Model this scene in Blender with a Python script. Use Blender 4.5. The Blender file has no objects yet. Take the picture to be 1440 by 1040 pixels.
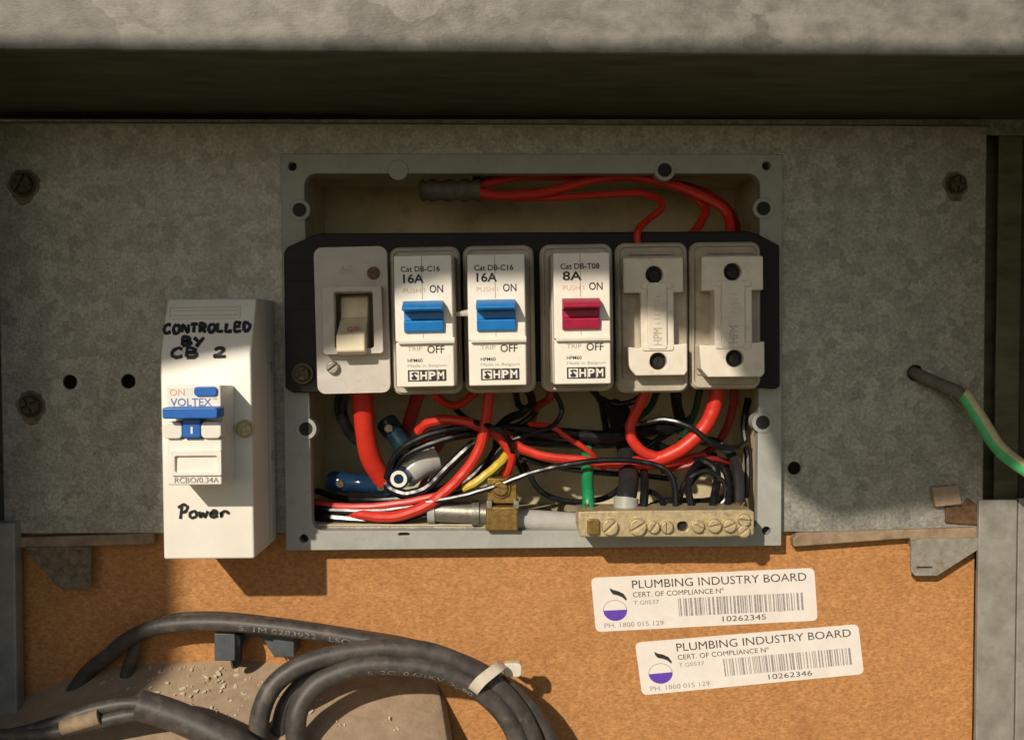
import bpy, bmesh, math, random
from mathutils import Vector
random.seed(7)
R = math.radians
sc = bpy.context.scene
# ------------------------------------------------------------------ camera, light
U = 0.00025            # metres per unit: one unit is one photo pixel on the steel panel, 0.25 mm
CD = 1500.0            # camera distance in units
PITCH = R(1.8)
SUN_R, SUN_T = 0.47, 0.58          # sunlight goes this far right / down per unit of depth
cam = bpy.data.cameras.new('camera'); co = bpy.data.objects.new('camera', cam); sc.collection.objects.link(co)
cam.sensor_width = 36; cam.lens = 36 * CD / 1440; cam.clip_start = 0.01; cam.clip_end = 100
co.location = (0, -CD * U * math.cos(PITCH), CD * U * math.sin(PITCH))
co.rotation_euler = (math.pi / 2 - PITCH, 0, 0)
sc.camera = co
w = bpy.data.worlds.new('World'); sc.world = w; w.use_nodes = True
nt = w.node_tree; bg = nt.nodes['Background']
sky = nt.nodes.new('ShaderNodeTexSky'); sky.sky_type = 'NISHITA'; sky.sun_disc = False
sky.sun_elevation = math.atan(SUN_T / math.hypot(1, SUN_R)); sky.sun_rotation = math.pi + math.atan(SUN_R)
nt.links.new(sky.outputs[0], bg.inputs[0]); bg.inputs[1].default_value = 0.074
sl = bpy.data.lights.new('sun', 'SUN'); sl.energy = 3.9; sl.angle = R(0.95); sl.color = (1, 0.89, 0.745)
so = bpy.data.objects.new('sun', sl); sc.collection.objects.link(so); so.location = (-0.5, -1, 0.8)
so.rotation_euler = Vector((SUN_R, 1, -SUN_T)).to_track_quat('-Z', 'Y').to_euler()
vs = sc.view_settings; vs.view_transform = 'Standard'; vs.look = 'None'; vs.gamma = 1; vs.exposure = 0.0; vs.use_curve_mapping = False

# ------------------------------------------------------------------ helpers
COL = sc.collection
ca, sa = math.cos(PITCH), math.sin(PITCH)
def Q(px, py, d=0.0):
    """photo pixel seen at a depth d (towards the camera) -> place on the panel grid"""
    dx = px - 720; k = -(py - 520)
    dy = k * sa + CD * ca; dz = k * ca - CD * sa
    t = (CD * ca - d) / dy
    return (720 + t * dx, 520 - (CD * sa + t * dz), d)
def wp(p): return Vector(((p[0] - 720) * U, -p[2] * U, (520 - p[1]) * U))
class Root:
    def __init__(s, name, label, cat, base, roll=0, group=None):
        o = bpy.data.objects.new(name, None); COL.objects.link(o); o.empty_display_size = 0.005
        o.location = wp(base); o.rotation_euler = (0, R(roll), 0)
        s.o = o; s.base = o.location.copy(); tag(o, label, cat, group)
def tag(o, label=None, cat=None, group=None, kind=None):
    if label: o['label'] = label
    if cat: o['category'] = cat
    if group: o['group'] = group
    if kind: o['kind'] = kind
    return o
def rr(x0, x1, y0, y1, r, n=5):
    out = []
    for cx, cy, a0 in ((x1 - r, y1 - r, 0), (x0 + r, y1 - r, 90), (x0 + r, y0 + r, 180), (x1 - r, y0 + r, 270)):
        for i in range(n + 1):
            a = R(a0 + 90 * i / n); out.append((cx + r * math.cos(a), cy + r * math.sin(a)))
    return out
def circ(x, y, r, n=20): return [(x + r * math.cos(2 * math.pi * i / n), y + r * math.sin(2 * math.pi * i / n)) for i in range(n)]
def spline(pts, sub=8):
    P = [Vector(p) for p in pts]
    if len(P) < 3: sub = max(sub, 6)
    P = [P[0] * 2 - P[1]] + P + [P[-1] * 2 - P[-2]]; out = []
    for i in range(1, len(P) - 2):
        a, b, c, d = P[i - 1], P[i], P[i + 1], P[i + 2]
        for k in range(sub):
            t = k / sub
            out.append(0.5 * (2 * b + (c - a) * t + (2 * a - 5 * b + 4 * c - d) * t * t + (3 * b - a - 3 * c + d) * t ** 3))
    out.append(P[-2]); return out
class MB:
    def __init__(s): s.v = []; s.f = []; s.m = []
    def add(s, vs, fs, mi=0):
        n = len(s.v); s.v += [tuple(p) for p in vs]; s.f += [tuple(i + n for i in f) for f in fs]; s.m += [mi] * len(fs); return s
    def box(s, x0, x1, y0, y1, d0, d1):
        return s.add([(x, y, d) for d in (d0, d1) for x, y in ((x0, y0), (x1, y0), (x1, y1), (x0, y1))],
                     [(3, 2, 1, 0), (4, 5, 6, 7), (0, 1, 5, 4), (1, 2, 6, 5), (2, 3, 7, 6), (3, 0, 4, 7)])
    def hexa(s, back, front):
        return s.add(list(back) + list(front), [(3, 2, 1, 0), (4, 5, 6, 7), (0, 1, 5, 4), (1, 2, 6, 5), (2, 3, 7, 6), (3, 0, 4, 7)])
    def prism(s, loop, d0, d1, holes=(), top=None):
        """loop in the panel plane, pulled from d0 to d1; holes go through"""
        if not holes:
            n = len(loop); t = top or loop
            vs = [(x, y, d0) for x, y in loop] + [(x, y, d1) for x, y in t]
            return s.add(vs, [tuple(range(n))[::-1], tuple(range(n, 2 * n))] + [(i, (i + 1) % n, n + (i + 1) % n, n + i) for i in range(n)])
        bm = bmesh.new(); loops = [list(loop)] + [list(h) for h in holes]
        for lp in loops:
            vv = [bm.verts.new((x, y, d1)) for x, y in lp]
            for i in range(len(vv)): bm.edges.new((vv[i], vv[(i + 1) % len(vv)]))
        bmesh.ops.triangle_fill(bm, use_beauty=True, use_dissolve=False, edges=bm.edges[:])
        bm.verts.index_update()
        vs = [tuple(v.co) for v in bm.verts]; fs = [tuple(v.index for v in f.verts) for f in bm.faces]; bm.free()
        n = len(vs); allv = vs + [(x, y, d0) for x, y, _ in vs]
        ff = fs + [tuple(i + n for i in f[::-1]) for f in fs]; k = 0
        for lp in loops:
            m = len(lp); ff += [(k + i, k + (i + 1) % m, n + k + (i + 1) % m, n + k + i) for i in range(m)]; k += m
        return s.add(allv, ff)
    def profile(s, prof, x0, x1):
        """profile of (Y, d) pulled along X"""
        n = len(prof)
        return s.add([(x0, y, d) for y, d in prof] + [(x1, y, d) for y, d in prof],
                     [tuple(range(n)), tuple(range(n, 2 * n))[::-1]] + [(i, n + i, n + (i + 1) % n, (i + 1) % n) for i in range(n)])
    def tube(s, pts, r, n=10, sub=8, flat=1.0, two=None, caps=True):
        P = spline(pts, sub) if sub else [Vector(p) for p in pts]
        m = len(P); rad = r if callable(r) else (lambda t: r)
        T = [(P[min(i + 1, m - 1)] - P[max(i - 1, 0)]).normalized() for i in range(m)]
        nrm = Vector((0, 0, 1)) - T[0] * T[0].z
        if nrm.length < .1: nrm = Vector((0, 1, 0)) - T[0] * T[0].y
        nrm.normalize(); vs = []; base = len(s.v)
        for i in range(m):
            nrm = (nrm - T[i] * nrm.dot(T[i])).normalized(); b = T[i].cross(nrm); q = rad(i / (m - 1))
            for k in range(n):
                a = 2 * math.pi * k / n; vs.append(P[i] + nrm * (q * flat * math.cos(a)) + b * (q * math.sin(a)))
        s.add(vs, [])
        for i in range(m - 1):
            for k in range(n):
                s.f.append((base + i * n + k, base + i * n + (k + 1) % n, base + (i + 1) * n + (k + 1) % n, base + (i + 1) * n + k))
                s.m.append(1 if two and two(k / n) else 0)
        if caps:
            s.f += [tuple(base + k for k in range(n))[::-1], tuple(base + (m - 1) * n + k for k in range(n))]; s.m += [0, 0]
        return s
    def dome(s, x, y, d, r, h, n=16, steps=((1, 0), (1, .45), (.86, .8), (.5, .97), (0, 1))):
        base = len(s.v); vs = []
        for q, z in steps: vs += [(x + r * q * math.cos(2 * math.pi * k / n), y + r * q * math.sin(2 * math.pi * k / n), d + h * z) for k in range(n)]
        fs = [(i * n + k, i * n + (k + 1) % n, (i + 1) * n + (k + 1) % n, (i + 1) * n + k) for i in range(len(steps) - 1) for k in range(n)]
        return s.add(vs, fs)
    def screw(s, x, y, d, r, h, ang=0.4, kind='slot', gap=0.16):
        s.prism(circ(x, y, r * .97, 18), d, d + h * .55)
        k = 2 if kind == 'slot' else 4
        for j in range(k):
            a0 = ang + j * 2 * math.pi / k; lp = []
            da = math.asin(gap)
            for i in range(9):
                a = a0 + da + (2 * math.pi / k - 2 * da) * i / 8
                lp.append((x + r * math.cos(a), y + r * math.sin(a)))
            if k == 4: lp.append((x + r * gap * 1.4 * math.cos(a0 + math.pi / 4), y + r * gap * 1.4 * math.sin(a0 + math.pi / 4)))
            tp = [(x + (p - x) * .84, y + (q - y) * .84) for p, q in lp]
            s.prism(lp, d + h * .5, d + h, top=tp)
        return s
    def build(s, name, mat, parent=None, bevel=0, seg=2, smooth=35, base=None, label=None, cat=None, group=None, kind=None):
        me = bpy.data.meshes.new(name)
        root = parent if isinstance(parent, Root) else None
        if root: b = root.base
        elif parent is not None: b = Vector(parent['_b'])
        elif base is not None: b = wp(base)
        else:
            xs = [p[0] for p in s.v]; ys = [p[1] for p in s.v]; ds = [p[2] for p in s.v]
            b = wp(((min(xs) + max(xs)) / 2, max(ys), (min(ds) + max(ds)) / 2))
        me.from_pydata([wp(p) - b for p in s.v], [], s.f)
        for mm in (mat if isinstance(mat, (list, tuple)) else [mat]): me.materials.append(mm)
        me.polygons.foreach_set('material_index', s.m)
        bm = bmesh.new(); bm.from_mesh(me)
        bmesh.ops.recalc_face_normals(bm, faces=bm.faces); bm.to_mesh(me); bm.free()
        if smooth:
            me.polygons.foreach_set('use_smooth', [True] * len(me.polygons)); me.set_sharp_from_angle(angle=R(smooth))
        o = bpy.data.objects.new(name, me); COL.objects.link(o)
        if root: o.parent = root.o
        elif parent is not None: o.parent = parent
        else: o.location = b
        o['_b'] = tuple(b)
        if bevel:
            m = o.modifiers.new('bevel', 'BEVEL'); m.width = bevel * U; m.segments = seg; m.limit_method = 'ANGLE'; m.angle_limit = R(40); m.harden_normals = True
        return tag(o, label, cat, group, kind)
_tc = {}
def text2d(txt, bold=0.0, shear=0.0):
    key = (txt, bold, shear)
    if key not in _tc:
        cu = bpy.data.curves.new('t', 'FONT'); cu.body = txt; cu.resolution_u = 3; cu.offset = bold; cu.shear = shear; cu.fill_mode = 'FRONT'
        o = bpy.data.objects.new('t', cu); COL.objects.link(o)
        me = bpy.data.meshes.new_from_object(o.evaluated_get(bpy.context.evaluated_depsgraph_get()))
        V = [(v.co.x, v.co.y) for v in me.vertices]; F = [tuple(p.vertices) for p in me.polygons]
        x0 = min(v[0] for v in V); x1 = max(v[0] for v in V); y0 = min(v[1] for v in V); y1 = max(v[1] for v in V)
        _tc[key] = ([((x - x0) / (x1 - x0), (y1 - y) / (y1 - y0)) for x, y in V], F)
        bpy.data.objects.remove(o); bpy.data.curves.remove(cu); bpy.data.meshes.remove(me)
    return _tc[key]
def put_text(mb, txt, fn, bold=0.0, shear=0.0, mi=0):
    V, F = text2d(txt, bold, shear); mb.add([fn(x, y) for x, y in V], F, mi); return mb
def pxrect(x0, y0, x1, y1, d):
    a = Q(x0, y0, d); b = Q(x1, y1, d)
    return lambda u, v: (a[0] + (b[0] - a[0]) * u, a[1] + (b[1] - a[1]) * v, d)
def box_px(mb, x0, y0, x1, y1, d0, d1, r=0, top=1.0):
    a = Q(x0, y0, d1); b = Q(x1, y1, d1)
    if r: mb.prism(rr(a[0], b[0], a[1], b[1], r), d0, d1)
    else: mb.box(a[0], b[0], a[1], b[1], d0, d1)
    return mb
def poly_px(pts, d): return [Q(x, y, d)[:2] for x, y in pts]

# ------------------------------------------------------------------ materials
def mk(name, c1, c2=None, scale=300, rough=.5, metal=0.0, bump=0.0, bscale=1500, dirt=None, contrast=(.35, .65), stretch=None,
       voronoi=None, trans=0.0, spec=.5, rvar=.1, alpha=1.0, ior=1.45, coat=0.0):
    m = bpy.data.materials.new(name); m.use_nodes = True; n = m.node_tree; N = n.nodes; L = n.links
    p = N['Principled BSDF']; tc = N.new('ShaderNodeTexCoord'); vec = tc.outputs['Object']
    if stretch:
        mp = N.new('ShaderNodeMapping'); mp.inputs['Scale'].default_value = stretch; L.new(vec, mp.inputs[0]); sv = mp.outputs[0]
    else: sv = vec
    c2 = c2 or tuple(x * .8 for x in c1)
    no = N.new('ShaderNodeTexNoise'); no.inputs['Scale'].default_value = scale; no.inputs['Detail'].default_value = 6; no.inputs['Roughness'].default_value = .65
    L.new(sv, no.inputs['Vector'])
    ra = N.new('ShaderNodeValToRGB'); ra.color_ramp.elements[0].position = contrast[0]; ra.color_ramp.elements[1].position = contrast[1]
    ra.color_ramp.elements[0].color = (*c2, 1); ra.color_ramp.elements[1].color = (*c1, 1)
    L.new(no.outputs['Fac'], ra.inputs[0]); col = ra.outputs[0]
    if voronoi:
        vscale, amt = voronoi
        ns = N.new('ShaderNodeTexNoise'); ns.inputs['Scale'].default_value = vscale * 1.5; ns.inputs['Detail'].default_value = 3; L.new(vec, ns.inputs['Vector'])
        mxv = N.new('ShaderNodeMix'); mxv.data_type = 'RGBA'; mxv.blend_type = 'LINEAR_LIGHT'; mxv.inputs[0].default_value = .6 / vscale
        L.new(vec, mxv.inputs[6]); L.new(ns.outputs['Color'], mxv.inputs[7])
        vo = N.new('ShaderNodeTexVoronoi'); vo.inputs['Scale'].default_value = vscale; L.new(mxv.outputs[2], vo.inputs['Vector'])
        bw = N.new('ShaderNodeRGBToBW'); L.new(vo.outputs['Color'], bw.inputs[0])
        mr = N.new('ShaderNodeMapRange'); mr.inputs[3].default_value = 1 - amt; mr.inputs[4].default_value = 1 + amt; L.new(bw.outputs[0], mr.inputs[0])
        mu = N.new('ShaderNodeMix'); mu.data_type = 'RGBA'; mu.blend_type = 'MULTIPLY'; mu.inputs[0].default_value = 1
        L.new(col, mu.inputs[6]); L.new(mr.outputs[0], mu.inputs[7]); col = mu.outputs[2]
    if dirt:
        for dcol, dsc, lo, hi, amt in (dirt if isinstance(dirt, list) else [dirt]):
            dn = N.new('ShaderNodeTexNoise'); dn.inputs['Scale'].default_value = dsc; dn.inputs['Detail'].default_value = 8; dn.inputs['Roughness'].default_value = .7; L.new(vec, dn.inputs['Vector'])
            mr = N.new('ShaderNodeMapRange'); mr.inputs[1].default_value = lo; mr.inputs[2].default_value = hi; mr.inputs[4].default_value = amt; L.new(dn.outputs['Fac'], mr.inputs[0])
            mx = N.new('ShaderNodeMix'); mx.data_type = 'RGBA'; L.new(mr.outputs[0], mx.inputs[0]); L.new(col, mx.inputs[6]); mx.inputs[7].default_value = (*dcol, 1); col = mx.outputs[2]
    L.new(col, p.inputs['Base Color'])
    rn = N.new('ShaderNodeMapRange'); rn.inputs[3].default_value = max(.02, rough - rvar); rn.inputs[4].default_value = min(1, rough + rvar); L.new(no.outputs['Fac'], rn.inputs[0]); L.new(rn.outputs[0], p.inputs['Roughness'])
    p.inputs['Metallic'].default_value = metal; p.inputs['Transmission Weight'].default_value = trans; p.inputs['Specular IOR Level'].default_value = spec; p.inputs['IOR'].default_value = ior
    p.inputs['Alpha'].default_value = alpha; p.inputs['Coat Weight'].default_value = coat
    if bump:
        bn = N.new('ShaderNodeTexNoise'); bn.inputs['Scale'].default_value = bscale; bn.inputs['Detail'].default_value = 4; L.new(sv, bn.inputs['Vector'])
        bp = N.new('ShaderNodeBump'); bp.inputs['Strength'].default_value = bump; bp.inputs['Distance'].default_value = .0004; L.new(bn.outputs['Fac'], bp.inputs['Height']); L.new(bp.outputs[0], p.inputs['Normal'])
    return m
M = {}
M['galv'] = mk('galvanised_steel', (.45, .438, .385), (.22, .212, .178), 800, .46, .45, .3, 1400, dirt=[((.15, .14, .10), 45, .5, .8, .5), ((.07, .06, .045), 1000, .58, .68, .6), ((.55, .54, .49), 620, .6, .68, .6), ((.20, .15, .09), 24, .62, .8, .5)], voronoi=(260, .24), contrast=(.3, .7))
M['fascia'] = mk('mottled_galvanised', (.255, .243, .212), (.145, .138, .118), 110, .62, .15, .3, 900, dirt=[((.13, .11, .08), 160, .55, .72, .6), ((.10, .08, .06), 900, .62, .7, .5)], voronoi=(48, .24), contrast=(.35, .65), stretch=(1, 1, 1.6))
M['flange'] = mk('zinc_flange', (.34, .33, .29), (.25, .24, .205), 130, .55, .3, .15, 1200, dirt=((.14, .13, .10), 500, .58, .72, .5), voronoi=(200, .08))
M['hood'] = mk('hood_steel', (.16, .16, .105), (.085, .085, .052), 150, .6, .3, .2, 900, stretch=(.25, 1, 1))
M['board'] = mk('chipboard', (.545, .27, .102), (.345, .155, .054), 900, .8, 0, .7, 1200, contrast=(.32, .66), voronoi=(560, .12), stretch=(.7, 1, 1.3), spec=.2,
                dirt=[((.22, .09, .03), 800, .585, .66, .7), ((.68, .41, .20), 950, .6, .7, .55), ((.28, .10, .03), 260, .63, .72, .5), ((.30, .12, .035), 40, .52, .78, .5), ((.20, .09, .04), 16, .54, .78, .5)])
M['ledge'] = mk('dusty_board_edge', (.34, .25, .165), (.22, .155, .10), 240, .85, 0, .3, 900, spec=.1)
M['surround'] = mk('grey_surround', (.37, .375, .34), (.31, .315, .285), 120, .5, 0, .08, 1800, dirt=((.2, .17, .12), 260, .57, .75, .5))
M['cavity'] = mk('beige_cavity', (.56, .49, .32), (.44, .38, .235), 60, .7, 0, .1, 900, dirt=((.17, .12, .06), 90, .52, .75, .5))
M['black'] = mk('black_bakelite', (.010, .010, .012), (.006, .006, .007), 200, .5, 0, .1, 1500, dirt=((.035, .03, .022), 300, .6, .75, .4), spec=.3)
M['modgrey'] = mk('aged_grey_plastic', (.50, .455, .375), (.42, .375, .30), 110, .5, 0, .1, 2000, dirt=[((.24, .17, .09), 170, .55, .78, .55), ((.2, .15, .09), 900, .62, .72, .5)])
M['swgrey'] = mk('switch_grey_plastic', (.58, .54, .49), (.50, .46, .41), 120, .45, 0, .08, 2000, dirt=((.3, .24, .16), 260, .57, .78, .5))
M['swin'] = mk('switch_recess', (.30, .26, .18), (.22, .19, .12), 200, .6)
M['cream'] = mk('cream_plastic', (.74, .66, .47), (.66, .57, .39), 200, .4)
M['face'] = mk('white_plastic', (.82, .775, .685), (.76, .71, .61), 140, .42, 0, .06, 2200, dirt=[((.45, .36, .22), 300, .60, .8, .4), ((.3, .24, .15), 1100, .66, .74, .4)])
M['white'] = mk('clean_white_plastic', (.79, .75, .67), (.74, .70, .61), 90, .38, 0, .05, 2200, dirt=((.5, .42, .30), 220, .60, .8, .3))
M['modwhite'] = mk('module_white', (.80, .77, .70), (.76, .72, .64), 200, .35)
M['blue'] = mk('blue_plastic', (.015, .20, .56), (.012, .165, .47), 200, .32)
M['vblue'] = mk('module_blue', (.02, .14, .50), (.015, .115, .42), 200, .32)
M['crimson'] = mk('crimson_plastic', (.40, .014, .055), (.32, .012, .045), 200, .35)
M['fuse'] = mk('fuse_ivory', (.77, .71, .61), (.68, .61, .50), 150, .5, 0, .08, 1800, dirt=[((.35, .25, .13), 200, .55, .78, .5)])
M['fusebase'] = mk('fuse_base_plastic', (.47, .42, .335), (.36, .315, .24), 150, .5, 0, .08, 1800, dirt=((.24, .17, .09), 180, .55, .78, .5))
M['hole'] = mk('dark_hole', (.012, .009, .006), (.006, .005, .004), 500, .6)  # near-black colour stands in for the shade inside open holes
M['rusty'] = mk('rusty_metal', (.20, .11, .055), (.10, .055, .03), 600, .6, .5, .3, 1500)
M['steel'] = mk('dull_steel', (.38, .36, .31), (.27, .25, .20), 500, .4, .75, .15, 1500, dirt=((.14, .09, .05), 500, .55, .72, .6))
M['rustgalv'] = mk('rusty_galvanised', (.24, .19, .135), (.11, .075, .045), 420, .65, .25, .35, 900, dirt=[((.28, .27, .24), 300, .56, .7, .6), ((.09, .045, .02), 160, .55, .7, .7)])
M['dustgalv'] = mk('dusty_galvanised', (.33, .31, .265), (.22, .20, .165), 300, .65, .2, .3, 900, dirt=[((.30, .20, .12), 130, .52, .72, .6), ((.13, .09, .06), 500, .58, .7, .6)])
M['dscrew'] = mk('dark_screw', (.11, .085, .055), (.06, .045, .03), 700, .5, .5, .3, 1500)
M['brass'] = mk('brass', (.60, .50, .31), (.44, .35, .19), 450, .48, .5, .2, 1500, dirt=[((.18, .11, .04), 420, .55, .75, .6), ((.62, .52, .32), 300, .6, .75, .5)])
M['dbrass'] = mk('dark_brass', (.34, .22, .07), (.22, .13, .035), 450, .42, .7, .2, 1500, dirt=((.1, .06, .02), 420, .5, .72, .6))
M['red'] = mk('red_pvc', (.62, .035, .018), (.52, .028, .014), 250, .4, 0, .05, 1500, dirt=((.25, .05, .03), 400, .6, .8, .4))
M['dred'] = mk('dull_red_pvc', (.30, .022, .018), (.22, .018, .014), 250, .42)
M['pink'] = mk('pink_red_pvc', (.62, .07, .06), (.52, .05, .045), 250, .4)
M['bwire'] = mk('black_pvc', (.010, .010, .011), (.006, .006, .007), 250, .28, 0, .05, 1500, dirt=((.045, .04, .03), 350, .6, .78, .35))
M['gwire'] = mk('grey_black_pvc', (.026, .026, .026), (.018, .018, .019), 250, .38)
M['green'] = mk('green_pvc', (.015, .27, .10), (.010, .19, .07), 250, .35)
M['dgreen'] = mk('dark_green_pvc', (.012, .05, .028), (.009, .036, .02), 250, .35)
M['yellow'] = mk('yellow_pvc', (.66, .46, .05), (.55, .36, .035), 250, .4)
M['egreen'] = mk('faded_green_pvc', (.10, .56, .22), (.08, .46, .17), 300, .5, 0, .1, 1500, dirt=((.33, .30, .16), 260, .55, .75, .5))
M['eyellow'] = mk('faded_yellow_pvc', (.62, .56, .30), (.50, .44, .22), 300, .55, 0, .1, 1500, dirt=((.30, .2, .1), 260, .55, .75, .6))
M['rubber'] = mk('dusty_black_sheath', (.085, .074, .066), (.04, .036, .033), 190, .5, 0, .12, 1200, dirt=[((.27, .21, .145), 150, .54, .78, .5), ((.26, .2, .14), 1200, .66, .74, .5)])
M['clip'] = mk('grey_clip', (.085, .095, .105), (.06, .066, .072), 250, .5, 0, .1, 1500, dirt=((.25, .19, .12), 350, .58, .78, .4))
M['tie'] = mk('ivory_tie', (.70, .64, .52), (.6, .54, .42), 250, .45)
M['dust'] = mk('dusty_tan_top', (.42, .315, .215), (.335, .245, .16), 210, .9, 0, .4, 1100, spec=.1, dirt=[((.24, .17, .10), 120, .52, .75, .4), ((.55, .45, .33), 800, .64, .72, .6)])
M['meterside'] = mk('meter_grey_side', (.27, .25, .22), (.2, .18, .155), 200, .7, 0, .2, 900, dirt=((.4, .3, .2), 150, .5, .75, .6))
M['flake'] = mk('pale_flakes', (.66, .58, .46), (.5, .42, .31), 900, .8)
M['joint'] = mk('grey_sleeve', (.16, .135, .105), (.09, .078, .06), 420, .6, 0, .4, 900)
M['cblue'] = mk('clear_blue_plastic', (.05, .17, .36), (.02, .07, .16), 160, .08, 0, .15, 900, trans=.8, ior=1.35)
M['cteal'] = mk('clear_teal_plastic', (.03, .09, .12), (.012, .035, .05), 160, .15, 0, .1, 900, trans=.5, ior=1.35)
M['clear'] = mk('clear_plastic', (.75, .74, .70), (.66, .64, .60), 250, .15, 0, 0, 900, trans=.45, ior=1.3)
M['paper'] = mk('sticker_paper', (.78, .72, .66), (.72, .66, .60), 120, .6, 0, .08, 300, spec=.25, dirt=[((.5, .40, .30), 130, .56, .8, .45), ((.35, .25, .16), 1300, .66, .72, .5)])
M['ink'] = mk('black_ink', (.03, .027, .03), (.02, .018, .02), 300, .7)
M['gink'] = mk('grey_ink', (.36, .33, .32), (.25, .22, .22), 1500, .7, contrast=(.4, .6))
M['fadedink'] = mk('faded_ink', (.30, .275, .265), (.035, .03, .032), 900, .7, contrast=(.5, .72))
M['marker'] = mk('marker_ink', (.014, .012, .013), (.010, .009, .009), 300, .45)
M['purple'] = mk('purple_ink', (.13, .05, .43), (.11, .04, .37), 300, .7)
M['orange'] = mk('faint_orange_ink', (.66, .42, .26), (.6, .36, .2), 300, .7)
M['vink'] = mk('blue_grey_ink', (.13, .22, .45), (.10, .17, .36), 300, .7)
M['redink'] = mk('red_ink', (.40, .10, .05), (.3, .07, .035), 300, .7)
M['greyprint'] = mk('faint_grey_ink', (.42, .38, .33), (.36, .32, .27), 300, .7)
M['cableink'] = mk('cable_print', (.34, .32, .28), (.09, .08, .07), 900, .6)
M['tape'] = mk('tan_tape', (.42, .31, .22), (.33, .23, .16), 350, .8, 0, .3, 900, dirt=((.15, .09, .05), 500, .55, .7, .6))

# ------------------------------------------------------------------ cabinet round everything
YH = Q(720, 159, 0)[1]
def hood_depth():
    lo, hi = 50, 900
    for _ in range(50):
        m = (lo + hi) / 2
        if Q(720, 74, m)[1] < YH: lo = m
        else: hi = m
    return lo
HD = hood_depth()
cab = Root('meter_cabinet', 'galvanised steel cabinet with mottled top fascia, dark hood and side posts around the switchboard', 'cabinet', (720, YH, HD))
def skew(x): return (x - 720) * 0.0062
XL, XR = -34, Q(1454, 700, 14)[0]
e = MB(); x0, x1 = -70, 1560
e.hexa([(x0, YH - 12 + skew(x0), -60), (x1, YH - 12 + skew(x1), -60), (x1, YH + skew(x1), -60), (x0, YH + skew(x0), -60)],
       [(x0, YH - 12 + skew(x0), HD - 4), (x1, YH - 12 + skew(x1), HD - 4), (x1, YH + skew(x1), HD - 4), (x0, YH + skew(x0), HD - 4)])
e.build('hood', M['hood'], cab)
e = MB(); x0, x1 = -260, 1700
e.hexa([(x0, YH - 420, HD - 3), (x1, YH - 420, HD - 3), (x1, YH + 1 + skew(x1), HD - 3), (x0, YH + 1 + skew(x0), HD - 3)],
       [(x0, YH - 420, HD + 5), (x1, YH - 420, HD + 5), (x1, YH + 1 + skew(x1), HD + 5), (x0, YH + 1 + skew(x0), HD + 5)])
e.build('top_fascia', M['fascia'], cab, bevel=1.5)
e = MB().box(-60, 1500, YH + 4, Q(0, 190, -24)[1], -30, -24); e.build('back_flange', M['galv'], cab)
for xa, xb in ((XL - 8, XL), (XR, XR + 8)):
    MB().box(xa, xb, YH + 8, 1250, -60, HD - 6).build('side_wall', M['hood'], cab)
# lower posts beside the board
a = Q(1377, 703, 14); c = Q(1431, 703, 14); e = MB().box(a[0], c[0], a[1], 1200, 6, 14); e.build('side_post', M['flange'], cab, bevel=1.5)
e = MB().box(c[0] + 2.5, XR - .5, a[1] - 2, 1200, 4, 12); e.build('side_post', M['flange'], cab, bevel=1.5)
bw0, bw1 = Q(0, 160, -62)[1], 744
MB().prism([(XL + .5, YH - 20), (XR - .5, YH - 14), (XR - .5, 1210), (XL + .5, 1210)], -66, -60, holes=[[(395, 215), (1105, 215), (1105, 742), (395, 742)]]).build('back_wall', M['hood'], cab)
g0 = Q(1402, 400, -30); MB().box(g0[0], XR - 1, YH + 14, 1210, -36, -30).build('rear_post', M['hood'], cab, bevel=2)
a = Q(20, 735, 20); e = MB().box(XL + 1, a[0], a[1], 1200, -4, 20); e.build('side_post', M['flange'], cab, bevel=2.5)
# added shade strip and side blocker: out of the frame, placed to shade the top and the left of the board
DL, DE = 1800.0, 1200.0
def sunpt(u, v, d): return (u - SUN_R * d, v - SUN_T * d, d)
edge = [(-900, 640), (120, 606), (330, 566), (430, 544), (560, 510), (650, 476), (690, 466), (890, 464), (1010, 496), (1060, 570), (1105, 680), (1160, 708), (1300, 692), (1500, 676), (2600, 660)]
low = [sunpt(u, v, DE)[:2] for u, v in edge]
V0 = YH + SUN_T * HD - 8
up = [sunpt(u, V0 + skew(u), DE)[:2] for u in (2600, -900)]
MB().prism(low + up, DE, DE + 40).build('shade_strip', M['fascia'], None, kind='structure')  # unseen floating strip, lower edge shaped to draw the shade boundary
p0 = sunpt(238, 0, DL)
e = MB(); zz0, zz1 = -560, 1000
e.hexa([(XL - 30, zz0, HD + 10), (XL - 30, zz1, HD + 10), (p0[0], zz1, DL), (p0[0], zz0, DL)],
       [(XL - 42, zz0, HD + 4), (XL - 42, zz1, HD + 4), (p0[0] - 12, zz1, DL - 6), (p0[0] - 12, zz0, DL - 6)])
e.build('side_blocker', M['fascia'], cab)  # unseen sheet added to block sun from the left

M['ground'] = mk('dry_grass_ground', (.19, .18, .10), (.12, .115, .065), 6, .9, 0, .2, 60, dirt=((.25, .19, .11), 2, .5, .7, .7), spec=.1)
MB().box(-60000, 60000, 5200, 5210, -40000, 90000).build('ground', M['ground'], None, kind='structure')
# ------------------------------------------------------------------ chipboard
a = Q(18, 748, -14); b = Q(1367, 1100, -14)
MB().box(a[0], b[0], a[1] - 2, b[1] + 60, -34, -14).build('backing_board', M['board'], None, bevel=2, kind='structure')

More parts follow.
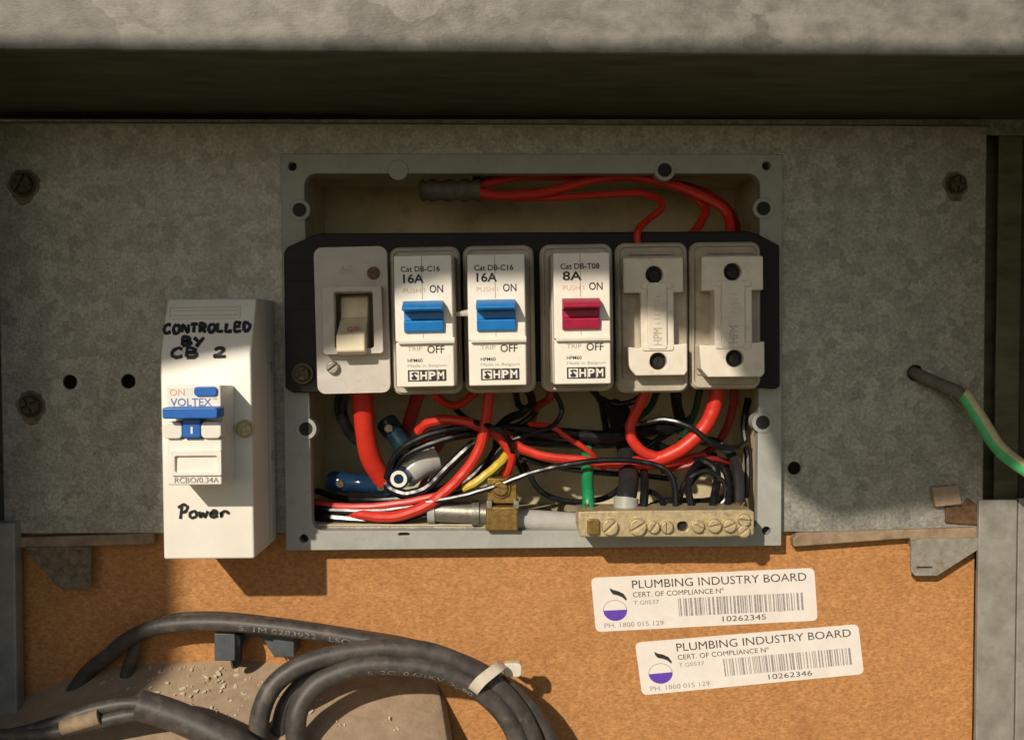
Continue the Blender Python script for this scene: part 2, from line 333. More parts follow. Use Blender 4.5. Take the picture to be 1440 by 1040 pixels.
# ------------------------------------------------------------------ steel panel
pan = Root('mounting_plate', 'large mottled galvanised steel panel behind the fuse box, with drilled holes and corner screws', 'plate', Q(690, 745, 0))
outer = poly_px([(-6, 173), (1388, 178), (1382, 747), (6, 750)], 0)
op = poly_px([(412, 232), (1086, 232), (1086, 756), (412, 756)], 0); op = [(x, min(y, 741)) for x, y in op]
holes = [op]
for hx, hy, hr in ((98, 537, 10), (180, 536, 10), (1117, 658, 9)):
    c = Q(hx, hy, 0); holes.append(circ(c[0], c[1], hr))
c = Q(1287, 524, 0); holes.append(circ(c[0], c[1], 11))
outer = [(outer[0][0], outer[0][1]), (outer[1][0], outer[1][1]), (outer[2][0], max(outer[2][1], 748)), (outer[3][0], max(outer[3][1], 749))]
MB().prism(outer, -5, 0, holes=holes).build('sheet', M['galv'], pan, bevel=1.2)
e = MB(); a, b = outer[0], outer[1]
e.tube([(a[0], a[1] + .5, -1.2), (b[0], b[1] + .5, -1.2)], 2.6, n=8, sub=4); e.build('folded_edge', M['steel'], pan)
for sx, sy, r_, ang in ((30, 258, 16, .5), (41, 570, 15, 1.1), (1347, 258, 13, .2)):
    c = Q(sx, sy, 8); e = MB().prism(circ(c[0], c[1], r_ * 1.12, 20), 0, 2.5); e.screw(c[0], c[1], 2.5, r_ * .92, 10, ang, 'cross', .15)
    e.build('screw', M['dscrew'], pan, bevel=.8)
    lp_ = [(c[0] + r_ * (1.25 + .3 * random.random()) * math.cos(2 * math.pi * i / 22), c[1] + (r_ * (1.25 + .3 * random.random()) + (7 if 3 < i < 8 else 0)) * math.sin(2 * math.pi * i / 22)) for i in range(22)]
    MB().prism(lp_, -.2, .35).build('rust_stain', M['rustgalv'], pan, smooth=0)
# cable entering at the right
ec = Root('earth_cable', 'faded green and yellow earth cable entering the steel panel at right', 'cable', Q(1287, 524, 0))
pts = [Q(1340, 549, 26), Q(1356, 556, 32), Q(1376, 585, 46), Q(1402, 626, 66), Q(1430, 651, 92), Q(1470, 676, 120)]
MB().tube(pts, 10, n=16, two=lambda k: k > .97 or k < .5).build('insulation', [M['egreen'], M['eyellow']], ec)  # faded colours brightened further to stand in for sun on the cable
MB().tube([Q(1278, 520, -20), Q(1290, 526, 4), Q(1322, 541, 18), Q(1344, 550, 28), Q(1353, 555, 31)], lambda t: 8 + 3 * t, n=14).build('shaded_end', M['joint'], ec)  # cable end lying in shade, painted as a darker tube
MB().tube([Q(1330, 550, 20), Q(1345, 566, 22), Q(1352, 572, 24)], 1.5, n=6).build('loose_strand', M['steel'], ec)

# ------------------------------------------------------------------ brackets
def bracket(name, label, ledge, plate, slot, mat):
    r0 = Root(name, label, 'bracket', Q(*ledge[3], 0))
    lp = poly_px(ledge, 6)
    MB().prism(lp, -13, 6).build('ledge', M['ledge'], r0, bevel=2.5, seg=3)
    hl = []
    if slot: hl = [rr(*[v for v in (Q(slot[0], slot[1], 11)[0], Q(slot[2], slot[3], 11)[0], Q(slot[0], slot[1], 11)[1], Q(slot[2], slot[3], 11)[1])], 2, 2)]
    MB().prism(poly_px(plate, 11), 7, 11, holes=hl).build('hook_plate', mat, r0, bevel=1)
    if slot:
        a = Q(slot[0] - 3, slot[1] - 3, 7); b = Q(slot[2] + 3, slot[3] + 3, 7); MB().box(a[0], b[0], a[1], b[1], 2, 6.8).build('slot_backing', M['rusty'], r0)
bracket('hinge_bracket', 'pale steel hinge bracket with slotted hook plate under the right end of the steel panel',
        [(1124, 749), (1370, 741), (1383, 749), (1380, 760), (1284, 770), (1280, 757), (1116, 769), (1115, 757)],
        [(1281, 760), (1302, 757), (1381, 756), (1379, 770), (1318, 809), (1287, 809), (1281, 803)], (1289, 796, 1312, 799), M['dustgalv'])
bracket('hinge_bracket', 'dark shaded hinge bracket under the left end of the steel panel',
        [(22, 756), (214, 750), (216, 766), (132, 768), (60, 771), (24, 770)],
        [(34, 769), (128, 769), (127, 824), (122, 829), (88, 829), (80, 824)], None, M['rustgalv'])
r0 = Root('latch_tab', 'small tan tape square with rusty tab above the right hinge bracket', 'latch', Q(1340, 735, 0))
MB().prism(poly_px([(1311, 685), (1349, 682), (1353, 709), (1316, 713)], 12), .6, 12).build('tape_pad', M['tape'], r0, bevel=2)
MB().prism(poly_px([(1330, 712), (1352, 712), (1362, 700), (1378, 712), (1376, 738), (1330, 735)], 5), .6, 5).build('tab', M['rusty'], r0, bevel=1)

# ------------------------------------------------------------------ surround frame and cavity
sur = Root('fuse_box', 'grey plastic fuse box surround with open wiring cavity in the steel panel', 'fuse box', Q(750, 770, 0))
D1 = 20
co_ = poly_px([(394, 216), (1101, 217), (1099, 767), (402, 774)], D1)
a = Q(428, 244, D1); b = Q(1065, 746, D1); aB = Q(440, 746, D1)
inn = [(p[0], p[1]) for p in rr(a[0], b[0], a[1], b[1], 16, 5)]
inn = [(x + (max(0, (y - 420)) / 320) * 8 if x < 600 else x, y) for x, y in inn]
lugs = [(421, 295, 1), (430, 603, 1), (1074, 293, 1), (1073, 594, 1), (560, 239, 0), (935, 239, 1)]
corner = [(411, 234), (1078, 233), (427, 757), (1078, 746)]
hl = [inn] + [circ(*Q(x, y, D1)[:2], 6, 12) for x, y in corner]
s1 = Q(568, 748, D1); hl.append(rr(s1[0] - 8, s1[0] + 8, s1[1] + 1, s1[1] + 5, 1.8, 2))
MB().prism(co_, .6, D1, holes=hl).build('frame', M['surround'], sur, bevel=1.6)
for x, y, h in lugs:
    c = Q(x, y, D1 + 1.5)
    e = MB()
    if h: e.prism(circ(c[0], c[1], 15, 22), D1 - 24, D1 + 1.4, holes=[circ(c[0], c[1], 9.5, 16)])
    else: e.prism(circ(c[0], c[1], 14, 22), D1 - 24, D1 + 2)
    e.build('screw_lug', M['surround'], sur, bevel=1)
    if h: MB().prism(circ(c[0], c[1], 9.4, 16), D1 - 23, D1 + .6).build('plug', M['hole'], sur)  # dark disc paints the shade inside an open lug hole
for x, y in corner:
    c = Q(x, y, D1); MB().prism(circ(c[0], c[1], 5.9, 12), -20, 4).build('plug', M['hole'], sur)
x0, x1, y0, y1 = a[0] - 8, b[0] + 8, a[1] - 8, 738
BK = -185
MB().box(x0, x1, y0, y1, BK - 6, BK).build('cavity_back', M['cavity'], sur)
for q in ((x0 - 5, x0, y0 - 5, y1 + 2), (x1, x1 + 5, y0 - 5, y1 + 2), (x0, x1, y0 - 5, y0), (x0, x1, y1, y1 + 2.5)):
    MB().box(*q, BK, -.5).build('cavity_wall', M['cavity'], sur)

# ------------------------------------------------------------------ black rail under the breakers
rail = Root('breaker_rail', 'black mounting rail running behind the row of breakers', 'rail', Q(750, 548, 22))
lp = poly_px([(399, 356), (404, 347), (440, 331), (452, 328), (1052, 325), (1066, 329), (1096, 345), (1097, 543), (1090, 547), (1060, 545), (1060, 535), (450, 538), (450, 552), (412, 552), (401, 545)], 34)
MB().prism(lp, 20.6, 34).build('bar', M['black'], rail, bevel=2)
for yy in (365, 392, 418, 432, 460): box_px(MB(), 404, yy, 440, yy + 2.5, 33, 35.5).build('rib', M['black'], rail)
c = Q(425, 525, 40); e = MB().prism(circ(c[0], c[1], 15, 22), 33, 38); e.screw(c[0], c[1], 38, 11, 6, .7, 'cross', .16); e.build('screw', M['dscrew'], rail, bevel=.8)

# ------------------------------------------------------------------ print helper
def prints(parent, name, items, d, mat, dd=.35):
    e = MB()
    for t, x0, y0, x1, y1, bold in items: put_text(e, t, pxrect(x0, y0, x1, y1, d + dd), bold)
    return e.build(name, mat, parent, smooth=0)

# ------------------------------------------------------------------ main switch
def main_switch():
    r0 = Root('main_switch', 'grey main switch with cream rocker, leftmost in the breaker row', 'switch', Q(494, 450, 34), roll=-1.3)
    dT = 74
    a = Q(443, 347, dT); b = Q(547, 553, dT)
    wa = Q(468, 412, dT); wb = Q(526, 492, dT)
    MB().prism(rr(a[0], b[0], a[1], b[1], 11), 34.5, dT, holes=[rr(wa[0], wb[0], wa[1], wb[1], 3, 2)]).build('body', M['swgrey'], r0, bevel=2.5, seg=3)
    MB().box(wa[0] - 1, wb[0] + 1, wa[1] - 1, wb[1] + 1, 35, 44).build('recess', M['swin'], r0)
    dB = 90
    oa = Q(453, 402, dB); ob = Q(538, 498, dB); ia = Q(470, 410, dB); ib = Q(525, 490, dB)
    o_, i_ = rr(oa[0], ob[0], oa[1], ob[1], 4, 2), rr(ia[0], ib[0], ia[1], ib[1], 3, 2)
    MB().prism(o_, dT - .5, dB, holes=[i_]).build('bezel', M['swgrey'], r0, bevel=2.5)
    # rocker: profile (Y,d)
    t = lambda y, d: (Q(490, y, d)[1], d)
    x0, x1 = Q(476, 470, 80)[0], Q(516, 470, 80)[0]
    MB().profile([t(414, 44), t(418, 58), t(446, 66), t(462, 88), t(470, 104), t(494, 106), t(499, 98), t(492, 44)], x0, x1).build('rocker', M['cream'], r0, bevel=2.5, seg=3)
    prints(r0, 'red_print', [('OFF', 488, 459, 506, 466, .02)], 92, M['redink'], dd=7)
    prints(r0, 'relief_print', [('-A Ω-', 478, 373, 500, 382, 0)], dT, M['greyprint'])
    c = Q(467, 516, dT); MB().screw(c[0], c[1], dT - 1, 9, 9, 2.5, 'slot', .16).build('screw', M['steel'], r0, bevel=.8)
    c = Q(527, 385, dT); e = MB().prism(circ(c[0], c[1], 11.5, 20), dT - .5, dT + 1.2, holes=[circ(c[0], c[1], 9, 16)]); e.build('hole_rim', M['swgrey'], r0)
    MB().prism(circ(c[0], c[1], 9, 16), dT, dT + .5).build('hole_plug', M['rusty'], r0)
main_switch()

# ------------------------------------------------------------------ breakers
def breaker(bx0, bx1, fx0, fx1, top, amps, cat_txt, mat, label, roll):
    """px rectangles of base and face"""
    bot = top + 207
    r0 = Root('circuit_breaker', label, 'breaker', Q((bx0 + bx1) / 2, (top + bot) / 2, 34), roll=roll, group='plug-in circuit breakers in the row')
    dR, dF = 62, 150
    a = Q(bx0, top, dR); b = Q(bx1, bot, dR)
    MB().prism(rr(a[0], b[0], a[1], b[1], 13), 34.5, dR).build('base', M['modgrey'], r0, bevel=3, seg=3)
    MB().prism(rr(a[0] + 2.5, b[0] - 2.5, a[1] + 2.5, b[1] - 2.5, 11), dR - .5, dR + 3, holes=[rr(a[0] + 6, b[0] - 6, a[1] + 6, b[1] - 6, 8)]).build('rim', M['modgrey'], r0, bevel=1)
    fa = Q(fx0, top + 12, dF); fb = Q(fx1, bot - 10, dF); ym = Q(0, top + 133, dF)[1]
    o2 = rr(fa[0] - 3, fb[0] + 3, fa[1] - 4, fb[1] + 4, 5, 3)
    MB().prism(o2, dR - .5, dF - 34, top=rr(fa[0] - 1.5, fb[0] + 1.5, fa[1] - 2, fb[1] + 2, 4, 3)).build('housing', M['modgrey'], r0, bevel=1.5)
    MB().box(fa[0], fb[0], ym + 1, fb[1], dF - 35, dF - 3).build('lower_cover', M['face'], r0, bevel=1.8, seg=3)
    cv = MB().box(fa[0], fb[0], fa[1], ym, dF - 35, dF).build('upper_cover', M['face'], r0, bevel=1.8, seg=3)
    mid = (fx0 + fx1) / 2 - 2
    e = MB(); s0 = Q(mid, top + 14, dF); s1_ = Q(mid + 1, top + 74, dF); e.box(s0[0], s0[0] + 1, s0[1], s1_[1], dF - .2, dF + .3)
    s2 = Q(mid, top + 122, dF)[1]; e.box(s0[0], s0[0] + .9, s2, ym - 2, dF - .2, dF + .3)
    e.build('seam', M['greyprint'], r0, smooth=0)
    # lip under the cover
    x0, x1 = Q(fx0 + 3, 0, dF)[0], Q(fx1 + 1, 0, dF)[0]
    MB().profile([(ym - 5, dF - 1), (ym - 1, dF + 4), (ym + 3, dF + 3), (ym + 3, dF - 4)], x0, x1).build('lip', M['face'], r0, bevel=.8)
    # toggle
    tx0, tx1 = Q(fx0 + 12, 0, dF)[0], Q(fx1 - 14, 0, dF)[0]
    Y = lambda y, d: (Q(mid, top + y, d)[1], d)
    MB().profile([Y(76, dF - 2), Y(76, dF + 12), Y(84, dF + 28), Y(86, dF + 30), Y(89, dF + 29), Y(92, dF + 4), Y(102, dF + 4), Y(105, dF + 8), Y(119, dF + 6), Y(121, dF - 2)], tx0, tx1).build('toggle', mat, r0, bevel=1.2, seg=3)
    fx = fx0
    prints(r0, 'black_print', [(cat_txt, fx + 10, top + 27, fx + 65, top + 35, .015), (amps, fx + 13, top + 38, fx + (42 if len(amps) > 2 else 40), top + 51, .02),
                               ('ON', fx + 50, top + 54, fx + 69, top + 65, .012)], dF, M['ink'])
    prints(r0, 'lower_print', [('OFF', fx + 45, top + 139, fx + 69, top + 150, .008), ('HPM60', fx + 17, top + 157, fx + 38, top + 162, .008)], dF - 3, M['ink'])
    prints(r0, 'fine_print', [('Made in Belgium', fx + 17, top + 165, fx + 72, top + 170, 0), ('TRIP', fx + 17, top + 140, fx + 38, top + 146, 0)], dF - 3, M['greyprint'])
    prints(r0, 'faint_print', [('PUSH I', fx + 13, top + 58, fx + 43, top + 64.5, 0)], dF, M['orange'])
    # logo block
    L = pxrect(fx + 17, top + 173, fx + 71, top + 189, dF - 2.6); l = MB()
    def lb(u0, u1, v0, v1): l.add([L(u0, v0), L(u1, v0), L(u1, v1), L(u0, v1)], [(0, 1, 2, 3)])
    lb(.29, 1, 0, 1); lb(0, .29, 0, .1); lb(0, .29, .9, 1); lb(0, .04, .1, .9)
    L2 = pxrect(fx + 17, top + 173, fx + 71, top + 189, dF - 2.5)
    q = [(.08, .3), (.14, .2), (.22, .2), (.27, .34), (.24, .42), (.19, .32), (.15, .36), (.2, .55), (.25, .72), (.2, .86), (.11, .84), (.08, .68), (.14, .5)]
    l.add([L2(*p) for p in q], [tuple(range(len(q)))])
    l.build('logo_block', M['ink'], r0, smooth=0)
    g = MB()
    for i, ch in enumerate('HPM'):
        u0 = .325 + i * .225
        put_text(g, ch, (lambda u0: (lambda u, v: L(u0 + u * .17, .14 + v * .72)[:2] + (dF - 2.2,)))(u0), .03)
    for i in (1, 2):
        u = .292 + i * .232; g.add([L(u, 0)[:2] + (dF - 2.2,), L(u + .012, 0)[:2] + (dF - 2.2,), L(u + .012, 1)[:2] + (dF - 2.2,), L(u, 1)[:2] + (dF - 2.2,)], [(0, 1, 2, 3)])
    g.build('logo_letters', M['face'], r0, smooth=0)
breaker(549, 649, 555, 637, 347, '16A', 'Cat DB-C16', M['blue'], 'white 16A circuit breaker with blue toggle, next to the main switch', -1.2)
breaker(652, 752, 658, 739, 345, '16A', 'Cat DB-C16', M['blue'], 'white 16A circuit breaker with blue toggle, beside the red toggle breaker', -1.0)
breaker(760, 862, 779, 858, 343, '8A', 'Cat DB-T08', M['crimson'], 'white 8A circuit breaker with crimson red toggle', -.9)
r0 = MB(); c = Q(654, 441, 120); r0.tube([(c[0] - 14, c[1] + 1, 122), (c[0] - 4, c[1], 128), (c[0] + 8, c[1] - 1, 128)], lambda t: 2 + 3 * t, n=8)
r0.build('plastic_nib', M['clear'], None, label='tiny clear plastic nib between the two blue toggle breakers', cat='nib')

# ------------------------------------------------------------------ fuse holders
def fuse(bx0, bx1, top, bot, lt, nk, lb, holes, label, roll, dz):
    r0 = Root('fuse_holder', label, 'fuse holder', Q((bx0 + bx1) / 2, (top + bot) / 2, 34), roll=roll, group='ivory fuse holders')
    dB = 58; a = Q(bx0, top, dB); b = Q(bx1, bot, dB)
    MB().prism(rr(a[0], b[0], a[1], b[1], 13), 34.5, dB).build('base', M['fusebase'], r0, bevel=3, seg=3)
    MB().prism(rr(a[0] + 2.5, b[0] - 2.5, a[1] + 2.5, b[1] - 2.5, 11), dB - .5, dB + 4, holes=[rr(a[0] + 6, b[0] - 6, a[1] + 6, b[1] - 6, 8)]).build('rim', M['fusebase'], r0, bevel=1)
    a2 = Q(bx0 + 9, top + 18, dB + 3); b2 = Q(bx1 - 3, bot - 20, dB + 3)
    MB().prism(rr(a2[0], b2[0], a2[1], b2[1], 5), dB - .5, dB + 3).build('base_rim', M['fusebase'], r0, bevel=1.5)
    d1 = dB + 26 + dz
    loop = poly_px([(lt[0], lt[1]), (lt[2], lt[1]), (lt[2], lt[3]), (nk[1], lt[3]), (nk[1], lb[1] + 2), (lb[2], lb[1]), (lb[2], lb[3] - 6), (lb[2] - 4, lb[3]), (lb[0] + 12, lb[3]), (lb[0] + 2, lb[3] - 12), (lb[0], lb[1] + 4), (nk[0], lb[1] + 6), (nk[0], lt[3]), (lt[0], lt[3])], d1)
    hh = []
    for hx, hy in holes:
        c = Q(hx, hy, d1); hh.append(circ(c[0], c[1], 11.5, 20))
    MB().prism(loop, dB + 2.6, d1, holes=hh).build('carrier', M['fuse'], r0, bevel=2, seg=3)
    for i, (hx, hy) in enumerate(holes):
        c = Q(hx, hy, d1); e = MB().prism(circ(c[0], c[1], 11.4, 18), dB + 2.7, d1 - 12); e.screw(c[0] + 1, c[1] + 1, d1 - 12.2, 8, 4, .8 + i, 'slot', .2); e.build('clamp_screw', M['hole'], r0)
    # raised centre rib with end tees and embossing
    w0, w1 = nk[0] + 10, nk[1] - 10
    for i, (q0, q1, q2, q3) in enumerate([(w0, lt[3] - 14, w1, lb[1] + 8)]):
        a3 = Q(q0, q1, d1 + 4); b3 = Q(q2, q3, d1 + 4)
        MB().prism(rr(a3[0], b3[0], a3[1], b3[1], 3, 2), d1 - .5, d1 + 4).build('rib', M['fuse'], r0, bevel=1.6)
    for q1 in (lt[3] - 14, lb[1] + 1):
        a3 = Q(nk[0] + 1, q1, d1 + 2.2); b3 = Q(nk[1] - 1, q1 + 9, d1 + 2.2)
        MB().prism(rr(a3[0], b3[0], a3[1], b3[1], 3, 2), d1 - .5, d1 + 2.2).build('rib_end', M['fuse'], r0, bevel=1)
    for k in range(7):
        y = lt[3] + 4 + k * 6.2; box_px(MB(), w0 + 10, y, w1 - 10, y + 2.4, d1 + 3.5, d1 + 5).build('grip', M['fuse'], r0, bevel=.4)
    a3 = (w0 + w1) / 2; A = Q(a3 - 6, lt[3] + 50, d1 + 4.6); B = Q(a3 + 6, lb[1] + 2, d1 + 4.6)
    e = MB(); put_text(e, 'HPM', lambda u, v: (A[0] + (B[0] - A[0]) * v, B[1] + (A[1] - B[1]) * u, d1 + 4.4), 0); e.build('embossing', M['fusebase'], r0, smooth=0)
    box_px(MB(), lt[0] + 10, lt[1] - 8, lt[2] - 14, lt[1] - 4, dB + 2, dB + 5).build('ridge', M['fusebase'], r0, bevel=1)
fuse(866, 967, 341, 552, (877, 362, 962, 411), (901, 948), (881, 483, 966, 528), [(921, 386), (925, 508)], 'ivory fuse holder in the row, next to the red toggle breaker', -.8, 0)
fuse(970, 1069, 340, 547, (987, 360, 1074, 408), (1005, 1058), (983, 480, 1075, 530), [(1031, 382), (1033, 504)], 'ivory fuse holder at the right end of the row', -.5, 14)

# ------------------------------------------------------------------ RCD enclosure at left
FD = 133.0
YK = Q(290, 498, FD)[1]; YT = Q(290, 420, 100)[1]; YB = Q(290, 786, FD)[1]
rc = Root('breaker_enclosure', 'white plastic enclosure with handwriting and blue toggle module, left of the fuse box', 'enclosure', Q(300, 786, 0), roll=-.5)
ex0, ex1 = Q(229, 640, FD)[0], Q(357, 640, FD)[0]
MB().profile([(YT, 0.5), (YT, 100), (YK, FD), (YB, FD), (YB, .5)], ex0, ex1).build('body', M['white'], rc, bevel=3, seg=3)
MB().box(ex1 - .5, ex1 + .6, YT + 4, YB - 1, 44, 46).build('case_joint', M['greyprint'], rc)
for q_ in (.25, .62): MB().box(ex1 - .5, ex1 + .8, YT + (YB - YT) * q_, YT + (YB - YT) * q_ + 14, 18, 30).build('case_clip', M['modgrey'], rc, bevel=.5)
def sd(Y): return FD if Y >= YK else FD - (YK - Y) / (YK - YT) * (FD - 100)
def onrcd(px, py, lift=.4):
    d = FD
    for _ in range(12): d = sd(Q(px, py, d)[1])
    q = Q(px, py, d); return (q[0], q[1], d + lift)
# label window rim on the slanted face
e = MB()
for (x0, y0, x1, y1) in ((241, 430, 341, 432), (241, 446, 341, 448), (241, 432, 243, 446), (339, 432, 341, 446), (247, 435, 336, 436.2), (247, 442, 336, 443)):
    v = [onrcd(x0, y0, 2.6), onrcd(x1, y0, 2.6), onrcd(x1, y1, 2.6), onrcd(x0, y1, 2.6)]; bk = [(p[0], p[1], p[2] - 3.4) for p in v]
    e.hexa(bk, v)
e.build('label_window', M['white'], rc)
GL = {'C': [[(.9, .8), (.55, 1), (.1, .7), (.05, .25), (.45, 0), (.95, .15)]], 'O': [[(.5, 1), (.08, .6), (.3, .02), (.8, .1), (.92, .7), (.5, 1)]],
      'N': [[(.05, 0), (.12, .95), (.85, .05), (.92, 1)]], 'T': [[(0, .95), (1, 1)], [(.5, .95), (.45, 0)]], 'R': [[(.1, 0), (.12, .98), (.75, .9), (.7, .55), (.15, .5), (.95, 0)]],
      'L': [[(.1, 1), (.05, .05), (.9, .03)]], 'E': [[(.9, .95), (.1, .95), (.08, .05), (.95, .02)], [(.1, .5), (.8, .52)]], 'D': [[(.1, 0), (.1, 1), (.7, .85), (.9, .45), (.6, .05), (.08, 0)]],
      'B': [[(.1, 0), (.12, 1), (.75, .9), (.7, .58), (.2, .52), (.9, .4), (.85, .08), (.1, 0)]], 'Y': [[(0, 1), (.45, .5)], [(1, 1), (.3, -.15)]],
      '2': [[(.05, .75), (.4, 1), (.85, .75), (.5, .35), (.05, .02), (1.05, .08)]], 'P': [[(.25, -.1), (.35, 1)], [(-.1, .8), (.5, 1.1), (1, .85), (.8, .5), (.35, .42)]],
      'o': [[(.5, .55), (.1, .35), (.3, 0), (.85, .1), (.85, .45), (.5, .55)]], 'w': [[(0, .5), (.15, .05), (.45, .35), (.7, .02), (1, .55)]],
      'e': [[(.05, .28), (.85, .35), (.5, .58), (.08, .3), (.35, 0), (1, .08)]], 'r': [[(.1, .5), (.15, .05), (.3, .4), (.65, .55), (1.1, .25)]]}
def ribbon(e, pts, wd, k):
    P = [Vector(p).to_2d() for p in spline([(x, y, 0) for x, y in pts], 6)]
    vs = []
    for i, p in enumerate(P):
        t = P[min(i + 1, len(P) - 1)] - P[max(0, i - 1)]; t.normalize(); nn = Vector((-t.y, t.x)) * wd * (.8 + .4 * random.random())
        vs += [onrcd(*(p + nn), .5 + .03 * k), onrcd(*(p - nn), .5 + .03 * k)]
    e.add(vs, [(2 * i, 2 * i + 1, 2 * i + 3, 2 * i + 2) for i in range(len(P) - 1)])
k = 0
def hand(txt, x0, x1, yb, h, wd=2.0, slope=0, shear=.15):
    global k
    hw = MB()
    n_ = len(txt); cw = (x1 - x0) / n_
    for i, ch in enumerate(txt):
        if ch == ' ': continue
        for st in GL[ch]:
            k += 1
            ribbon(hw, [(x0 + cw * (i + .05 + .82 * (gx + shear * gy * .6)), yb + slope * i - h * gy + random.uniform(-.7, .7)) for gx, gy in st], wd, k)
    hw.build('handwritten_word' if n_ > 1 else 'digit', M['marker'], rc, smooth=0, kind='stuff' if 0 else None)
hand('CONTROLLED', 233, 357, 468, 12, 2.5, -.25); hand('BY', 257, 291, 486, 12, 2.5); hand('CB 2', 243, 322, 502, 13, 2.4, 0)
hand('Power', 251, 324, 727, 17, 2.0, .1)
# module
md = MB(); d0, d1 = FD - .5, FD + 62
X0, X1 = Q(237, 560, d1)[0], Q(313, 560, d1)[0]
t = lambda y, d: (Q(275, y, d)[1], d)
md.profile([t(542, d0)[:1] + (d0,), t(542, d1), t(576, d1), t(579, d1 - 14), t(614, d1 - 14), t(617, d1), t(682, d1 + 3), (Q(275, 684, d1)[1], d0)], X0, X1)
mo = md.build('module', M['modwhite'], rc, bevel=2, seg=3)
def sub(mb, name, mat, **kw): return mb.build(name, mat, mo, **kw)
sub(box_px(MB(), 230, 573, 308, 589, d1 - 8, d1 + 24, 3), 'toggle_bar', M['vblue'], bevel=2)
sub(box_px(MB(), 258, 588, 284, 616, d1 - 20, d1 + 8, 2), 'toggle_stem', M['vblue'], bevel=2)
sub(box_px(MB(), 231, 593, 258, 617, d1 - 15, d1 + 6, 6), 'shoulder', M['modwhite'], bevel=2)
sub(box_px(MB(), 284, 593, 313, 617, d1 - 15, d1 + 6, 6), 'shoulder', M['modwhite'], bevel=2)
sub(box_px(MB(), 275, 544, 307, 557, d1 - 2, d1 + 4, 4), 'test_button', M['vblue'], bevel=1)
a = Q(241, 634, d1 + 6); b = Q(313, 669, d1 + 6); a2 = Q(247, 641, d1 + 6); b2 = Q(307, 664, d1 + 6)
sub(MB().prism(rr(a[0], b[0], a[1], b[1], 2, 2), d1, d1 + 6, holes=[rr(a2[0], b2[0], a2[1], b2[1], 2, 2)]), 'flap_frame', M['modwhite'], bevel=1)
e = MB(); put_text(e, 'VOLTEX', pxrect(242, 560, 300, 571, d1 + .4), .008); put_text(e, 'TM', pxrect(302, 560, 307, 562.5, d1 + .4)); e.build('brand_print', M['vink'], mo, smooth=0)
e = MB(); put_text(e, 'ON', pxrect(241, 547, 262, 556, d1 + .4)); e.build('on_print', M['orange'], mo, smooth=0)
e = MB(); put_text(e, 'RCBO/0.34A', pxrect(247, 671, 309, 679, d1 + 3.5), .004); e.build('rating_print', M['gink'], mo, smooth=0)
e = MB(); put_text(e, '1', pxrect(270, 600, 273, 610, d1 + 8.4), .02); e.build('toggle_mark', M['modwhite'], mo, smooth=0)
c = Q(345, 604, FD + 6); e = MB().prism(circ(c[0], c[1], 12, 20), FD - .5, FD + 2); e.screw(c[0], c[1], FD + 2, 10, 6, .6, 'cross', .17); e.build('screw', M['brass'], rc, bevel=.8)
MB().box(ex0 - 7, ex0 + .5, Q(0, 600, FD)[1], Q(0, 612, FD)[1], FD - 30, FD - 10).build('side_nib', M['dscrew'], rc, bevel=2)

# ------------------------------------------------------------------ stickers
def sticker(corners, label, number, code_txt, seed):
    d = -13.2
    r0 = Root('barcode_sticker', label, 'sticker', Q(*corners[3], -14), group='compliance stickers on the board')
    def m(u, v, dd=.35):
        u /= 316; v /= 75
        p = [corners[0][i] * (1 - u) * (1 - v) + corners[1][i] * u * (1 - v) + corners[2][i] * u * v + corners[3][i] * (1 - u) * v for i in (0, 1)]
        return Q(p[0], p[1], d)[:2] + (d + dd,)
    MB().prism([m(x, y)[:2] for x, y in rr(0, 316, 0, 75, 7, 4)], -13.9, d).build('paper', M['paper'], r0)
    def tx(e, t, x0, y0, x1, y1, bold=0.0): put_text(e, t, lambda u, v: m(x0 + (x1 - x0) * u, y0 + (y1 - y0) * v), bold)
    e = MB(); tx(e, 'PLUMBING INDUSTRY BOARD', 57, 6, 304, 17.5)
    # serif feet of the title letters
    tx(e, 'CERT. OF COMPLIANCE Nº', 57, 22.5, 186, 29.5); e.build('title_print', M['fadedink'], r0, smooth=0)
    e = MB(); tx(e, code_txt, 57, 34.5, 93, 40); tx(e, 'PH. 1800 015 129', 13, 63.5, 97, 70); e.build('small_print', M['gink'], r0, smooth=0)
    e = MB(); tx(e, number, 181, 62, 243, 69.5); e.build('number_print', M['fadedink'], r0, smooth=0)
    rnd = random.Random(seed); x = 120; e = MB()
    while x < 298:
        wd = rnd.choice((1, 1, 2, 3)); e.add([m(x, 34), m(x + wd, 34), m(x + wd, 59), m(x, 59)], [(0, 1, 2, 3)]); x += wd + rnd.choice((1.1, 1.3, 2.2, 3))
    e.build('barcode', M['gink'], r0, smooth=0)
    e = MB(); pts = [(30 + 17 * math.cos(a_), 46 + 15 * math.sin(a_)) for a_ in [math.pi * i / 14 for i in range(15)]]
    e.add([m(*p) for p in pts], [tuple(range(15))]); e.build('logo_half_disc', M['purple'], r0, smooth=0)
    e = MB(); o_ = [(30 + 17 * math.cos(a_), 46 + 14 * math.sin(a_)) for a_ in [math.pi + math.pi * i / 14 for i in range(15)]]; i_ = [(30 + (x - 30) * .95, 46 + (y - 46) * .95) for x, y in o_]
    e.add([m(*p) for p in o_ + i_], [(i, i + 1, 16 + i, 15 + i) for i in range(14)])
    e.build('logo_ring', M['gink'], r0, smooth=0)
    sw = [(25, 15), (30, 18), (37, 20), (44, 24), (48, 31), (47, 34), (42, 29), (36, 26), (29, 24), (26, 20)]
    e = MB(); e.add([m(*p) for p in sw], [tuple(range(len(sw)))]); e.build('logo_swoosh', M['ink'], r0, smooth=0)
sticker([(831, 812), (1145, 798), (1150, 872), (838, 888)], 'white barcode sticker on the chipboard, the upper one nearer the fuse box', '10262345', 'T.G0537', 3)
